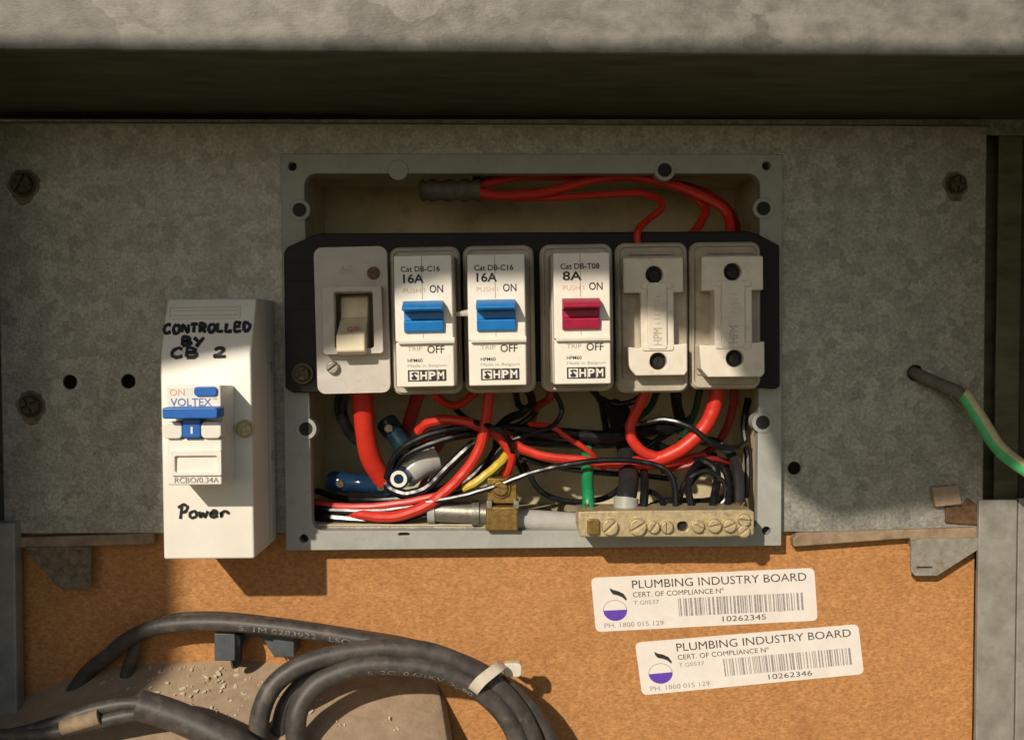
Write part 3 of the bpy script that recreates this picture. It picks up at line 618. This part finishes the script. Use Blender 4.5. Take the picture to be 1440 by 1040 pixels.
sticker([(893, 903), (1207, 877), (1215, 947), (903, 977)], 'white barcode sticker on the chipboard, the lower and more tilted one', '10262346', 'T.G0537', 5)

# ------------------------------------------------------------------ wires
def wire(name, label, mat, r, pts, n=10, group=None, two=None, sub_=8):
    P = spline([Q(*p) for p in pts], 5); rk = random.Random(label)
    for i_, p in enumerate(P[1:-1]):
        if r < 12: p += Vector((rk.uniform(-1, 1), rk.uniform(-1, 1), rk.uniform(-1, 1))) * .3
    ph = rk.uniform(0, 6)
    return MB().tube(P, lambda t: r * (1 + .02 * math.sin(ph + t * 13)), n=n, two=two, sub=2).build(name, mat, None, label=label, cat='wire', group=group)
RW, BW = 'red_wire', 'black_wire'
# upper compartment
wire(RW, 'red wire in the top compartment, topmost, running along the upper edge', M['red'], 6.5, [(668, 263, -40), (700, 254, -38), (745, 248, -40), (830, 249, -46), (900, 250, -44), (950, 262, -40), (990, 290, -30), (984, 315, -10), (966, 338, 10)])
wire(RW, 'red wire in the top compartment with a broad arch over to the right fuse holder', M['red'], 7, [(668, 269, -30), (705, 275, -25), (760, 272, -22), (800, 262, -20), (850, 250, -20), (900, 250, -20), (960, 265, -18), (1012, 290, -10), (1026, 312, 0), (1025, 340, 15)])
wire(RW, 'thin red wire bending down in an S to the left fuse holder', M['red'], 5, [(668, 276, -34), (740, 279, -30), (820, 276, -28), (890, 272, -20), (924, 279, -5), (930, 293, 10), (910, 310, 25), (897, 325, 40), (897, 348, 42)])
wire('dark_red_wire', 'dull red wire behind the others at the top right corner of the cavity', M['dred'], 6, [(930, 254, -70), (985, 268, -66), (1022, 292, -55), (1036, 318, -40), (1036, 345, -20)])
wire(BW, 'short black wire end above the grey sleeve joint in the top compartment', M['bwire'], 6, [(664, 249, -44), (690, 247, -44), (722, 248, -48)])
e = MB(); c = [Q(590, 269, -36), Q(600, 268, -36), Q(640, 268, -36), Q(676, 267, -36)]
e.tube(c, lambda t: 15 * (min(1, .62 + t * 4)) + 1.6 * math.sin(t * 34), n=16, sub=10); e.build('wire_joint', M['joint'], None, bevel=0, label='grey twisted sleeve joint ending the red wires at the top', cat='joint')
# lower compartment, back layer
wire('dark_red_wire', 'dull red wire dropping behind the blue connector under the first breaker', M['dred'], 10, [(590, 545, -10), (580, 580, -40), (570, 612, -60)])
wire(BW, 'black wire curving left of the thick red wire under the main switch', M['bwire'], 8, [(488, 545, -10), (481, 570, -30), (486, 598, -40), (502, 620, -50)])
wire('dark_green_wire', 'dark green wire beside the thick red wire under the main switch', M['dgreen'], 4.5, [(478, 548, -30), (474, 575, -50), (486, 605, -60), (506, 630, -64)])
wire(RW, 'small red wire sagging between the first two breakers', M['red'], 6, [(608, 545, 0), (618, 562, -10), (640, 570, -20), (664, 556, -20), (672, 545, -10)])
wire(BW, 'black wire tangle behind the second breaker bottom', M['bwire'], 6, [(742, 546, 0), (748, 566, -20), (734, 580, -30), (712, 590, -40), (690, 612, -50)])
wire(BW, 'black wire looping under the second breaker towards the middle', M['bwire'], 5, [(724, 546, 0), (730, 570, -25), (752, 578, -35), (738, 592, -40), (716, 604, -42)])
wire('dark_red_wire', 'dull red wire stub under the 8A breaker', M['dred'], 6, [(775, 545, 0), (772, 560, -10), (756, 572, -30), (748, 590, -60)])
wire(BW, 'black wire dropping from the gap right of the 8A breaker', M['bwire'], 5, [(832, 546, -10), (845, 565, -30), (850, 590, -50), (854, 612, -56)])
wire(BW, 'black wire arching under the left fuse holder', M['bwire'], 4.5, [(846, 560, -40), (862, 568, -50), (885, 566, -55), (905, 556, -50)])
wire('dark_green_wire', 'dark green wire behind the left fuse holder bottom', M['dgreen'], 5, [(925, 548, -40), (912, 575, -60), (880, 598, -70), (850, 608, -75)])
wire(BW, 'thick black wire dropping between the two fuse holders', M['bwire'], 8, [(950, 546, -10), (952, 570, -30), (956, 590, -45), (948, 606, -50)])
wire('green_wire', 'green wire behind the right red loop under the fuse holders', M['dgreen'], 5, [(984, 548, -20), (978, 575, -35), (968, 600, -45), (958, 620, -50)])
wire('dark_red_wire', 'dull red wire dropping at the far right under the fuse holders', M['dred'], 6, [(1032, 545, -20), (1030, 575, -40), (1020, 605, -55), (1004, 628, -60), (975, 648, -60)])
wire(BW, 'thick black cable lying across the middle of the cavity', M['bwire'], 10, [(700, 602, -40), (740, 606, -35), (800, 611, -30), (860, 614, -30), (910, 606, -35), (960, 596, -50)])
wire(BW, 'second black cable crossing just below the thick middle one', M['bwire'], 7, [(715, 615, -48), (770, 622, -44), (840, 624, -42), (900, 622, -46), (940, 632, -52)])
wire(BW, 'black wire slanting behind the right red loop', M['bwire'], 5, [(905, 632, -40), (930, 615, -44), (955, 600, -55), (975, 585, -60)])
wire('grey_wire', 'dark grey wire bending down at the right wall of the cavity', M['gwire'], 7.5, [(985, 618, -40), (1012, 625, -30), (1032, 645, -10), (1039, 675, 20), (1040, 722, 45)])
# lower compartment, mid layer
wire('thick_red_wire', 'thick bright red wire hanging from the main switch', M['red'], 14.5, [(508, 540, 20), (511, 575, 12), (514, 610, 4), (522, 645, -8), (540, 676, -24)], n=16)
wire(RW, 'red wire arching over from the blue connector to the brass clamp', M['red'], 7.5, [(588, 607, -20), (603, 594, -10), (630, 590, -4), (665, 596, -2), (700, 612, -4), (717, 635, -8), (716, 655, -12), (704, 674, -20)])
wire('pink_wire', 'short pinkish red wire under the black arching wires', M['pink'], 6, [(592, 625, -14), (612, 621, -10), (636, 614, -14), (660, 606, -25)])
wire(RW, 'long red wire from the second breaker sweeping to the lower left corner', M['red'], 8, [(690, 540, 20), (686, 570, 20), (681, 605, 18), (672, 635, 16), (652, 665, 14), (622, 695, 12), (590, 715, 10), (550, 726, 4), (505, 722, -10), (470, 714, -34), (430, 706, -70)])
wire(RW, 'thin red wire running beside the black ones to the lower left corner', M['pink'], 5, [(625, 694, 0), (580, 704, 0), (530, 711, -4), (480, 712, -14), (436, 708, -34)])
wire(BW, 'black wire arching high from the blue disc connector to the middle', M['bwire'], 5, [(543, 672, -10), (556, 640, -2), (585, 618, 4), (625, 605, 4), (665, 601, -4), (705, 606, -20), (740, 612, -40)])
wire(BW, 'second black arching wire just under the highest one', M['bwire'], 5.5, [(548, 668, -16), (570, 640, -10), (610, 622, -6), (650, 612, -8), (690, 606, -20)])
wire(BW, 'black wire looping low below the blue disc connector', M['bwire'], 6.5, [(668, 622, -10), (650, 637, -6), (624, 662, -4), (602, 684, -4), (574, 694, -4), (552, 688, -10), (540, 676, -18)])
wire(BW, 'black wire descending right of the long red wire', M['bwire'], 6, [(700, 605, -25), (696, 635, -25), (675, 660, -25), (648, 680, -24), (610, 694, -20)])
wire(BW, 'black wire lying lowest in the left corner of the cavity', M['bwire'], 8, [(434, 722, -30), (475, 728, -20), (520, 731, -14), (560, 728, -14), (600, 716, -18)])
wire(BW, 'black wire in the left corner just above the lowest one', M['bwire'], 6, [(434, 714, -24), (490, 718, -12), (550, 716, -6), (610, 704, -4), (660, 692, -4)])
wire('thin_black_wire', 'long thin glossy black wire crossing to the brass earth bar', M['bwire'], 4.2, [(600, 706, 14), (650, 697, 20), (700, 682, 26), (750, 664, 30), (800, 653, 32), (850, 647, 32), (900, 649, 32), (932, 658, 36), (948, 680, 44), (950, 725, 52)])
wire('earth_wire', 'short yellow and green earth wire entering the brass clamp', [M['green'], M['yellow']], 6.5, [(652, 686, 2), (668, 679, 6), (684, 667, 6), (702, 652, 0), (712, 640, -10)], two=lambda q: q > .85 or q < .4)
wire(RW, 'red wire crossing low in the cavity from the centre to the right', M['red'], 6.5, [(705, 606, -16), (730, 628, -10), (765, 641, -4), (810, 646, 0), (860, 652, 4), (905, 655, 4), (945, 650, 0), (990, 640, -20)])
wire(RW, 'red wire from the left fuse holder curving into the right loop', M['red'], 7.5, [(912, 540, 20), (900, 568, 14), (887, 597, 8), (890, 620, 8), (910, 638, 8), (940, 646, 6)])
wire(RW, 'thicker red wire looping down from the right fuse holder', M['red'], 10.5, [(1008, 538, 20), (1006, 565, 18), (994, 595, 16), (972, 620, 14), (945, 638, 10), (915, 648, 2), (890, 652, -10)], n=14)
for nm, lab, mt_, r_, pts in (
    (BW, 'thin black wire curling in front of the middle cable below the 8A breaker', 'bwire', 3.6, [(778, 548, -10), (790, 575, -16), (778, 598, -12), (745, 610, -8), (715, 622, -8), (690, 645, -10)]),
    (BW, 'thin black wire running along under the red crossing wire', 'bwire', 4, [(730, 642, -30), (780, 656, -24), (840, 664, -20), (900, 668, -20), (950, 674, -30)]),
    (BW, 'black wire hanging in a sag between the brass clamp and the earth bar', 'bwire', 4.4, [(735, 650, -50), (760, 690, -40), (800, 705, -36), (850, 700, -40), (880, 680, -50)]),
    (RW, 'thin red wire twisting through the black bundle at the centre', 'red', 4, [(745, 596, -30), (775, 600, -16), (800, 616, -14), (830, 636, -18), (850, 660, -40)]),
    (BW, 'black wire crossing the right red loop toward the cavity wall', 'bwire', 4.2, [(900, 596, 2), (935, 590, 14), (970, 600, 24), (1000, 622, 24), (1030, 630, 8), (1050, 622, -30)]),
    (BW, 'black wire drooping at the right behind the dark grey wire', 'bwire', 5, [(1052, 560, -60), (1046, 600, -50), (1052, 650, -40), (1050, 700, -30)]),
    (BW, 'thin black wire looping tightly above the right end of the earth bar', 'bwire', 3.6, [(955, 715, 20), (962, 680, 26), (990, 662, 24), (1016, 676, 24), (1020, 700, 26), (1006, 716, 26)]),
    ('dark_red_wire', 'dull red wire crossing low above the right end of the earth bar', 'dred', 4.2, [(930, 662, -20), (965, 655, -6), (1000, 645, -8), (1035, 652, -30)]),
    (BW, 'black wire hooking round the long red wire near the second breaker', 'bwire', 4, [(640, 575, -30), (660, 590, -10), (690, 600, 30), (712, 612, 20), (722, 640, -10), (735, 664, -40)]),
    (BW, 'black wire bundle strand emerging at the left wall of the cavity', 'bwire', 5, [(446, 690, -90), (480, 700, -50), (520, 703, -26), (570, 700, -16), (620, 686, -16), (668, 668, -30)]),
    ('dark_red_wire', 'dull red wire slanting left behind the blue disc connector', 'dred', 5, [(640, 600, -70), (610, 640, -70), (590, 690, -66), (560, 716, -60)])):
    wire(nm, lab, M[mt_], r_, pts)
# into the earth bar
wire('green_wire', 'bright green wire standing in the left end of the brass earth bar', M['green'], 8.5, [(826, 612, -62), (826, 640, -30), (826, 672, 14), (827, 700, 45), (827, 724, 50)], n=14)
wire('thick_black_wire', 'thickest black wire going into the brass earth bar', M['gwire'], 14, [(862, 570, -120), (878, 620, -60), (884, 668, 10), (881, 700, 45), (879, 724, 50)], n=16)
MB().tube([Q(881, 700, 45), Q(879, 722, 50)], 17, n=16, sub=4).build('cable_sleeve', M['surround'], None, label='pale grey sleeve end on the thickest black wire at the brass bar', cat='sleeve')
for lab, r_, pts in (('black wire into the earth bar just right of the thickest one', 6, [(880, 575, -110), (898, 625, -50), (906, 670, 15), (906, 700, 42), (904, 724, 50)]),
                     ('thin black wire in the middle of the earth bar, bending left at its top', 4, [(912, 690, 10), (925, 697, 30), (932, 708, 42), (932, 724, 50)]),
                     ('black wire looping down to the earth bar from the right red loop', 5, [(1005, 640, -30), (982, 650, 0), (968, 672, 24), (970, 700, 42), (976, 724, 50)]),
                     ('black wire into the earth bar with an outer arch toward the right', 5.5, [(960, 650, -20), (990, 648, 0), (1008, 665, 10), (1004, 700, 40), (1000, 724, 50)]),
                     ('black wire into the earth bar next to the dark grey one', 5, [(990, 660, -20), (1014, 655, 0), (1025, 680, 20), (1022, 724, 50)]),
                     ('black wire curving low behind the earth bar', 6, [(915, 712, 0), (945, 704, 0), (985, 706, -10), (1020, 700, -30)]),
                     ('black wire curling at the right side behind the earth bar', 6, [(962, 690, -20), (980, 665, -20), (1010, 652, -30), (1030, 670, -40), (1028, 705, -40)])):
    wire(BW, lab, M['bwire'], r_, pts)

# ------------------------------------------------------------------ connectors and clamp
def connector(name, label, p0, p1, r, mat, endmat, cap=True):
    P0, P1 = Vector(Q(*p0)), Vector(Q(*p1)); r0 = Root(name, label, 'connector', Q(*p0))
    L = (P1 - P0); pr = [(0, .8), (.06, 1), (.30, 1), (.34, .86), (.66, .86), (.70, 1), (.94, 1), (1, .8)]
    pts = [P0 + L * t_ for t_, _ in pr]; rad = [q for _, q in pr]
    e = MB(); m_ = len(pts); e.tube(pts, lambda t: r * rad[min(m_ - 1, int(round(t * (m_ - 1))))], n=16, sub=0); e.build('barrel', mat, r0)
    for s_ in (.2, .8):
        q = P0 + L * s_; MB().screw(q.x, q.y, q.z + r - 2, r * .42, 5, .6, 'slot', .2).build('screw', M['dscrew'], r0)
    return r0
connector('blue_connector', 'clear dark teal screw connector slanting below the first breaker', (541, 590, -34), (578, 642, -20), 16, M['cteal'], None)
connector('blue_connector', 'clear blue screw connector lying in the lower left of the cavity', (462, 676, -44), (556, 684, -26), 15, M['cblue'], None)
r0 = Root('disc_connector', 'pale blue round connector end beside a clear barrel', 'connector', Q(562, 673, -14))
c = Q(561, 673, -6); MB().tube([(c[0] + 2, c[1], -30), (c[0], c[1], -6)], 15, n=20, sub=2).build('barrel', M['cblue'], r0)
MB().prism(circ(c[0], c[1], 12, 20), -6, -3, holes=[circ(c[0], c[1], 7, 16)]).build('ring', M['modwhite'], r0, bevel=.6)
MB().screw(c[0], c[1], -6.5, 6.5, 4, .9, 'slot', .2).build('screw', M['cblue'], r0)
MB().tube([Q(570, 668, -40), Q(592, 652, -42), Q(612, 644, -50)], 20, n=18, sub=4).build('clear_barrel', M['clear'], None, label='clear plastic barrel behind the pale blue disc connector', cat='connector')
r0 = Root('brass_clamp', 'dark brass cable clamp on the bottom edge of the cavity', 'clamp', Q(706, 748, 10))
box_px(MB(), 685, 672, 727, 708, -20, 22, 3).build('upper_block', M['dbrass'], r0, bevel=2)
box_px(MB(), 683, 712, 729, 747, -20, 34, 3).build('lower_block', M['dbrass'], r0, bevel=3)
c = Q(704, 686, 24); e = MB().prism(circ(c[0], c[1], 14, 20), 21.5, 26); e.screw(c[0], c[1], 26, 11, 5, .2, 'slot', .15); e.build('screw', M['dbrass'], r0, bevel=.8)
for x in (684, 722): box_px(MB(), x, 704, x + 8, 715, 10, 36, 2).build('lug', M['steel'], r0, bevel=1)
r0 = Root('steel_conduit', 'shiny steel tube through the brass clamp along the cavity bottom', 'conduit', Q(700, 740, 0))
MB().tube([Q(606, 718, -6), Q(686, 722, -2)], 15, n=18, sub=3).build('tube', M['steel'], r0)
MB().tube([Q(727, 729, 0), Q(826, 735, -6)], 14, n=18, sub=3).build('tube', M['clear'], r0)
MB().tube([Q(602, 718, -6), Q(612, 718, -6)], 18, n=18, sub=3).build('collar', M['clear'], r0)
MB().tube([Q(664, 721, -2), Q(674, 721, -2)], 18, n=18, sub=3).build('collar', M['steel'], r0)
# earth bar
bar = Root('earth_bar', 'brass earth bar with a row of slotted screws, bottom right of the fuse box', 'terminal bar', Q(936, 756, 30))
bd = 84; a = Q(813, 719, bd); b = Q(1060, 755, bd)
hc = Q(960, 741, bd)
MB().prism([(a[0], a[1]), (a[0] + 30, a[1] - 1), (b[0] - 8, a[1] - 3), (b[0], a[1]), (b[0], b[1] - 3), (b[0] - 40, b[1]), (a[0] + 3, b[1]), (a[0], b[1] - 10)], 24, bd, holes=[circ(hc[0], hc[1] - 1, 7, 14)]).build('bar', M['brass'], bar, bevel=2)
MB().prism(circ(hc[0], hc[1] - 1, 7, 14), 26, bd - 8).build('hole_plug', M['hole'], bar)
for sx, sy, r_, an in ((858, 741, 12, 2.4), (897, 741, 12.5, 2.6), (919, 741, 9, 2.2), (938, 741, 9, 1.6), (982, 740, 9, .4), (1005, 739, 10, 2.9), (1026, 739, 9.5, 2.7), (1047, 731, 9, .1), (1046, 747, 9, 2.5)):
    c = Q(sx, sy, bd + 5); MB().screw(c[0], c[1], bd - .5, r_, 8, an, 'slot', .17).build('screw', M['brass'], bar, bevel=.8)
box_px(MB(), 826, 730, 843, 752, bd - 1, bd + 6, 3).build('nut', M['dbrass'], bar, bevel=1.5)
for x, y in ((826, 716), (1041, 715)):
    q = Q(x, y, 52); e = MB()
    for kk in range(7): e.tube([(q[0] + random.uniform(-7, 7), q[1] - 8, 50 + random.uniform(-5, 8)), (q[0] + random.uniform(-8, 8), q[1] + 6, 50 + random.uniform(-4, 10))], 1.8, n=6, sub=2)
    e.build('copper_strands', M['rusty'], bar)

# ------------------------------------------------------------------ meter at the lower left
mt = Root('meter_cover', 'dusty tan meter cover at the lower left below the cables', 'meter', Q(330, 1080, 60))
tb = [Q(-60, 1000, -13.5), Q(28, 983, -13.5), Q(134, 938, -13.5), Q(330, 927, -13.5), Q(560, 947, -13.5), Q(604, 953, -13.5)]
tf = [Q(-90, 1150, 250), Q(20, 1150, 250), Q(134, 1150, 250), Q(330, 1150, 230), Q(560, 1150, 190), Q(634, 1150, 150)]
n = len(tb); NR = 6; vs = []; fs = []
for j in range(NR + 1):
    for i in range(n): vs.append(Vector(tb[i]).lerp(Vector(tf[i]), j / NR))
fs = [(j * n + i, j * n + i + 1, (j + 1) * n + i + 1, (j + 1) * n + i) for j in range(NR) for i in range(n - 1)]
nn = len(vs)
for j in range(NR + 1):
    p = vs[j * n + n - 1]; vs.append(Vector((p.x + 12, p.y + 9, p.z))); vs.append(Vector((p.x + 24, p.y + 36, p.z)))
fs += [(j * n + n - 1, nn + 2 * j, nn + 2 * j + 2, (j + 1) * n + n - 1) for j in range(NR)]
e = MB().add(vs[:nn + 0] + [vs[nn + 2 * j] for j in range(NR + 1)], [(f if max(f) < nn else tuple(q if q < nn else nn + (q - nn) // 2 for q in f)) for f in fs])
e.build('dusty_top', M['dust'], mt, smooth=80)
sv = []
for j in range(NR + 1):
    p = vs[nn + 2 * j]; q = vs[nn + 2 * j + 1]
    sv += [p, Vector((p.x + 6, p.y + 9, p.z)), Vector((p.x + 10, p.y + 22, p.z)), q, Vector((q.x + 2, q.y + 160, q.z))]
MB().add(sv, [(5 * j + k_, 5 * j + k_ + 1, 5 * j + k_ + 6, 5 * j + k_ + 5) for j in range(NR) for k_ in range(4)]).build('side', M['meterside'], mt, smooth=80)
# paint flakes and grit on the cover
e = MB(); rnd = random.Random(9)
def top_at(px, py):
    # search the depth at which this view line meets the cover
    best = None; bn = None
    for j in range(NR):
        for i in range(n - 1):
            A, B, C_ = vs[j * n + i], vs[j * n + i + 1], vs[(j + 1) * n + i]
            nr = (B - A).cross(C_ - A)
            o_ = Vector(Q(px, py, 600)); q_ = Vector(Q(px, py, -13)); dr = q_ - o_
            if abs(nr.dot(dr)) < 1e-6: continue
            t_ = nr.dot(A - o_) / nr.dot(dr); h = o_ + dr * t_
            l1 = (h - A).dot(B - A) / (B - A).length_squared
            z0, z1 = A.z, C_.z
            if min(z0, z1) - 1 <= h.z <= max(z0, z1) + 1 and -.15 <= l1 <= 1.15: best = h; bn = nr
    return best, bn
for i in range(170):
    cl = rnd.random()
    if cl < .75: px, py = rnd.gauss(300, 62), rnd.gauss(962, 26)
    else: px, py = rnd.uniform(140, 560), rnd.uniform(938, 1030)
    if py < 936: continue
    h, nr = top_at(px, py)
    if h is None: continue
    s_ = rnd.choice((.7, .8, 1, 1, 1.3, 1.7, 2.4)); an = rnd.uniform(0, 3.1); el = rnd.uniform(1, 2.4)
    ring = [(h.x + s_ * el * math.cos(an) * cx - s_ * math.sin(an) * cz, h.z + s_ * el * math.sin(an) * cx + s_ * math.cos(an) * cz) for cx, cz in ((1, 0), (.3, 1), (-.8, .7), (-1, -.4), (.2, -1))]
    tl = rnd.uniform(-.2, .3)
    v = [(x, h.y - (nr.x * (x - h.x) + nr.z * (z - h.z)) / nr.y + .3 - rnd.uniform(0, .8), z) for x, z in ring]
    e.add(v + [(x, y - .9, z) for x, y, z in v], [(0, 1, 2, 3, 4), (9, 8, 7, 6, 5)] + [(k_, (k_ + 1) % 5, 5 + (k_ + 1) % 5, 5 + k_) for k_ in range(5)])
e.build('paint_flakes', M['flake'], None, smooth=0, label='pale paint flakes and grit scattered on the dusty meter cover', cat='debris', kind='stuff')

# ------------------------------------------------------------------ heavy cables
def cable(name, label, r, pts, mat=None, n=18, cat='cable', flat=1.0):
    return MB().tube([Q(*p) for p in pts], r, n=n, sub=10, flat=flat).build(name, mat or M['rubber'], None, label=label, cat=cat)
top_pts = [(92, 990, 0), (122, 946, 6), (152, 922, 14), (178, 900, 22), (222, 881, 32), (290, 875, 40), (370, 880, 46), (450, 890, 52), (540, 905, 58), (620, 921, 64), (680, 945, 70), (735, 985, 74), (772, 1040, 76), (790, 1100, 76)]
cable('sheathed_cable', 'upper black sheathed cable with white print arching over the clip into the coil', 11, top_pts)
cable('sheathed_cable', 'second black cable tucked behind the printed one, bending down at the left', 9, [(172, 975, 0), (180, 940, 4), (187, 920, 8), (196, 897, 10), (232, 874, 14), (300, 868, 16), (400, 878, 20), (500, 893, 26), (580, 907, 32), (660, 932, 40), (725, 972, 46), (768, 1020, 50), (800, 1100, 50)])
cable('coiled_cable', 'outer loop of the black coiled cable', 13, [(385, 1110, 130), (366, 1055, 128), (366, 1005, 124), (386, 962, 116), (430, 932, 108), (500, 915, 100), (560, 912, 97), (610, 918, 94), (670, 944, 92), (718, 984, 92), (748, 1035, 94), (764, 1100, 96)])
cable('coiled_cable', 'inner loop of the black coiled cable', 13.5, [(450, 1110, 132), (422, 1060, 130), (416, 1018, 128), (426, 985, 122), (456, 955, 114), (520, 935, 106), (606, 940, 102), (664, 964, 100), (708, 1002, 100), (732, 1050, 102), (742, 1110, 104)])
cable('coiled_cable', 'lowest black cable strand emerging under the coil at the right', 14, [(640, 950, 60), (700, 962, 62), (745, 1000, 60), (775, 1050, 58), (790, 1110, 56)])
cable('coiled_cable', 'middle loop of the black coiled cable, tucked behind the inner and outer loops', 11, [(420, 1110, 96), (394, 1050, 96), (396, 1005, 94), (414, 972, 90), (450, 942, 84), (520, 924, 78), (600, 926, 74), (662, 952, 72), (712, 992, 72), (742, 1045, 74), (756, 1110, 76)])
# the lower left pair going into a flat sheath
r0 = Root('twin_cable', 'black twin cable with split flat sheath in the lower left corner', 'cable', Q(180, 1030, 150))
def part_t(name, r, pts, mat=M['rubber'], flat=1.0): return MB().tube([Q(*p) for p in pts], r, n=16, sub=10, flat=flat).build(name, mat, r0)
part_t('core', 8.5, [(-40, 1040, 170), (20, 1032, 170), (80, 1015, 168), (130, 998, 166), (180, 989, 162), (225, 993, 160)])
part_t('core', 8.5, [(-40, 1032, 176), (30, 1034, 176), (90, 1027, 174), (140, 1014, 170), (190, 1004, 166), (235, 1008, 160)])
part_t('sheath', 19, [(196, 991, 160), (226, 999, 160), (270, 1016, 162), (320, 1040, 166), (380, 1075, 170)])
part_t('frayed_wrap', 10, [(88, 1022, 176), (118, 1014, 176), (140, 1007, 174)], M['ledge'])
# print along the cables
def cable_print(name, label, pts, r, txt, s0, s1, off, h, parent_mat):
    P = spline([Q(*p) for p in pts], 10); acc = [0]
    for i in range(1, len(P)): acc.append(acc[-1] + (P[i] - P[i - 1]).length)
    T = acc[-1]; e = MB()
    def fn(u, v):
        s_ = (s0 + (s1 - s0) * u) * T; i = 0
        while i < len(P) - 2 and acc[i + 1] < s_: i += 1
        f = (s_ - acc[i]) / max(1e-6, acc[i + 1] - acc[i]); c_ = P[i].lerp(P[i + 1], f); t_ = (P[i + 1] - P[i]).normalized()
        nx = Vector((-t_.y, t_.x, 0)).normalized(); o_ = off + (v - .5) * h
        return tuple(c_ + nx * o_ + Vector((0, 0, math.sqrt(max(.1, (r + .5) ** 2 - o_ * o_)))))
    put_text(e, txt, fn, 0)
    return e, label
ob = [o for o in bpy.data.objects if o.name.startswith('sheathed_cable') or o.name.startswith('coiled_cable')]
def addprint(lab, *a_):
    o = next(o for o in ob if o['label'] == lab); e, _ = cable_print('p', lab, *a_); e.build('sheath_print', M['cableink'], o, smooth=0)
addprint('upper black sheathed cable with white print arching over the clip into the coil', top_pts, 11, 'S. 1M 0283922   LSO-O', .37, .58, 2.5, 7, None)
addprint('inner loop of the black coiled cable', [(450, 1110, 132), (422, 1060, 130), (416, 1018, 128), (426, 985, 122), (456, 955, 114), (520, 935, 106), (606, 940, 102), (664, 964, 100), (708, 1002, 100), (732, 1050, 102), (742, 1110, 104)], 13.5, 'S  2C  0.6/1KV  X-90', .42, .70, 7, 6, None)
# cable tie
r0 = Root('cable_tie', 'ivory cable tie strapped around the coiled cables', 'cable tie', Q(690, 960, 110))
pt_ = [Q(664, 975, 96), Q(667, 968, 117), Q(676, 957, 121), Q(688, 947, 118), Q(700, 938, 108), Q(706, 934, 84), Q(703, 938, 50)]
P = spline(pt_, 6); e = MB()
for i in range(len(P) - 1):
    t_ = (P[i + 1] - P[i]).normalized(); sd_ = Vector((.80, .60, 0)) * 7.5
    A, B = P[i], P[i + 1]; nn_ = t_.cross(sd_).normalized() * 1.6
    e.hexa([A - sd_ - nn_, B - sd_ - nn_, B + sd_ - nn_, A + sd_ - nn_], [A - sd_ + nn_, B - sd_ + nn_, B + sd_ + nn_, A + sd_ + nn_])
e.build('strap', M['tie'], r0)
box_px(MB(), 708, 932, 734, 952, 66, 80, 6).build('head', M['tie'], r0, bevel=2)
# cable clips
r0 = Root('cable_clip', 'dark grey plastic cable clip saddle on the chipboard under the arching cable', 'clip', Q(357, 928, -14))
box_px(MB(), 301, 890, 331, 929, -13.5, 34, 2).build('foot', M['clip'], r0, bevel=2.5)
box_px(MB(), 384, 893, 414, 924, -13.5, 26, 2).build('foot', M['clip'], r0, bevel=2.5)
a = Q(329, 886, 14); b = Q(386, 924, 14); c = Q(359, 912, 14)
arch = [(a[0], a[1]), (b[0], a[1] + 3), (b[0], b[1])] + [(c[0] + 17 * math.cos(R(-10 - 160 * i / 10)), c[1] + 17 * math.sin(R(-10 - 160 * i / 10))) for i in range(11)] + [(a[0], b[1])]
MB().prism(arch, -13.5, 14).build('bridge', M['clip'], r0, bevel=1.5)
MB().tube([Q(333, 888, 24), Q(336, 905, 30), Q(334, 930, 30), Q(326, 934, 34)], 6, n=10, sub=6).build('nail_post', M['bwire'], r0)

for o in bpy.data.objects:
    if '_b' in o: del o['_b']
sc.render.engine = 'CYCLES'
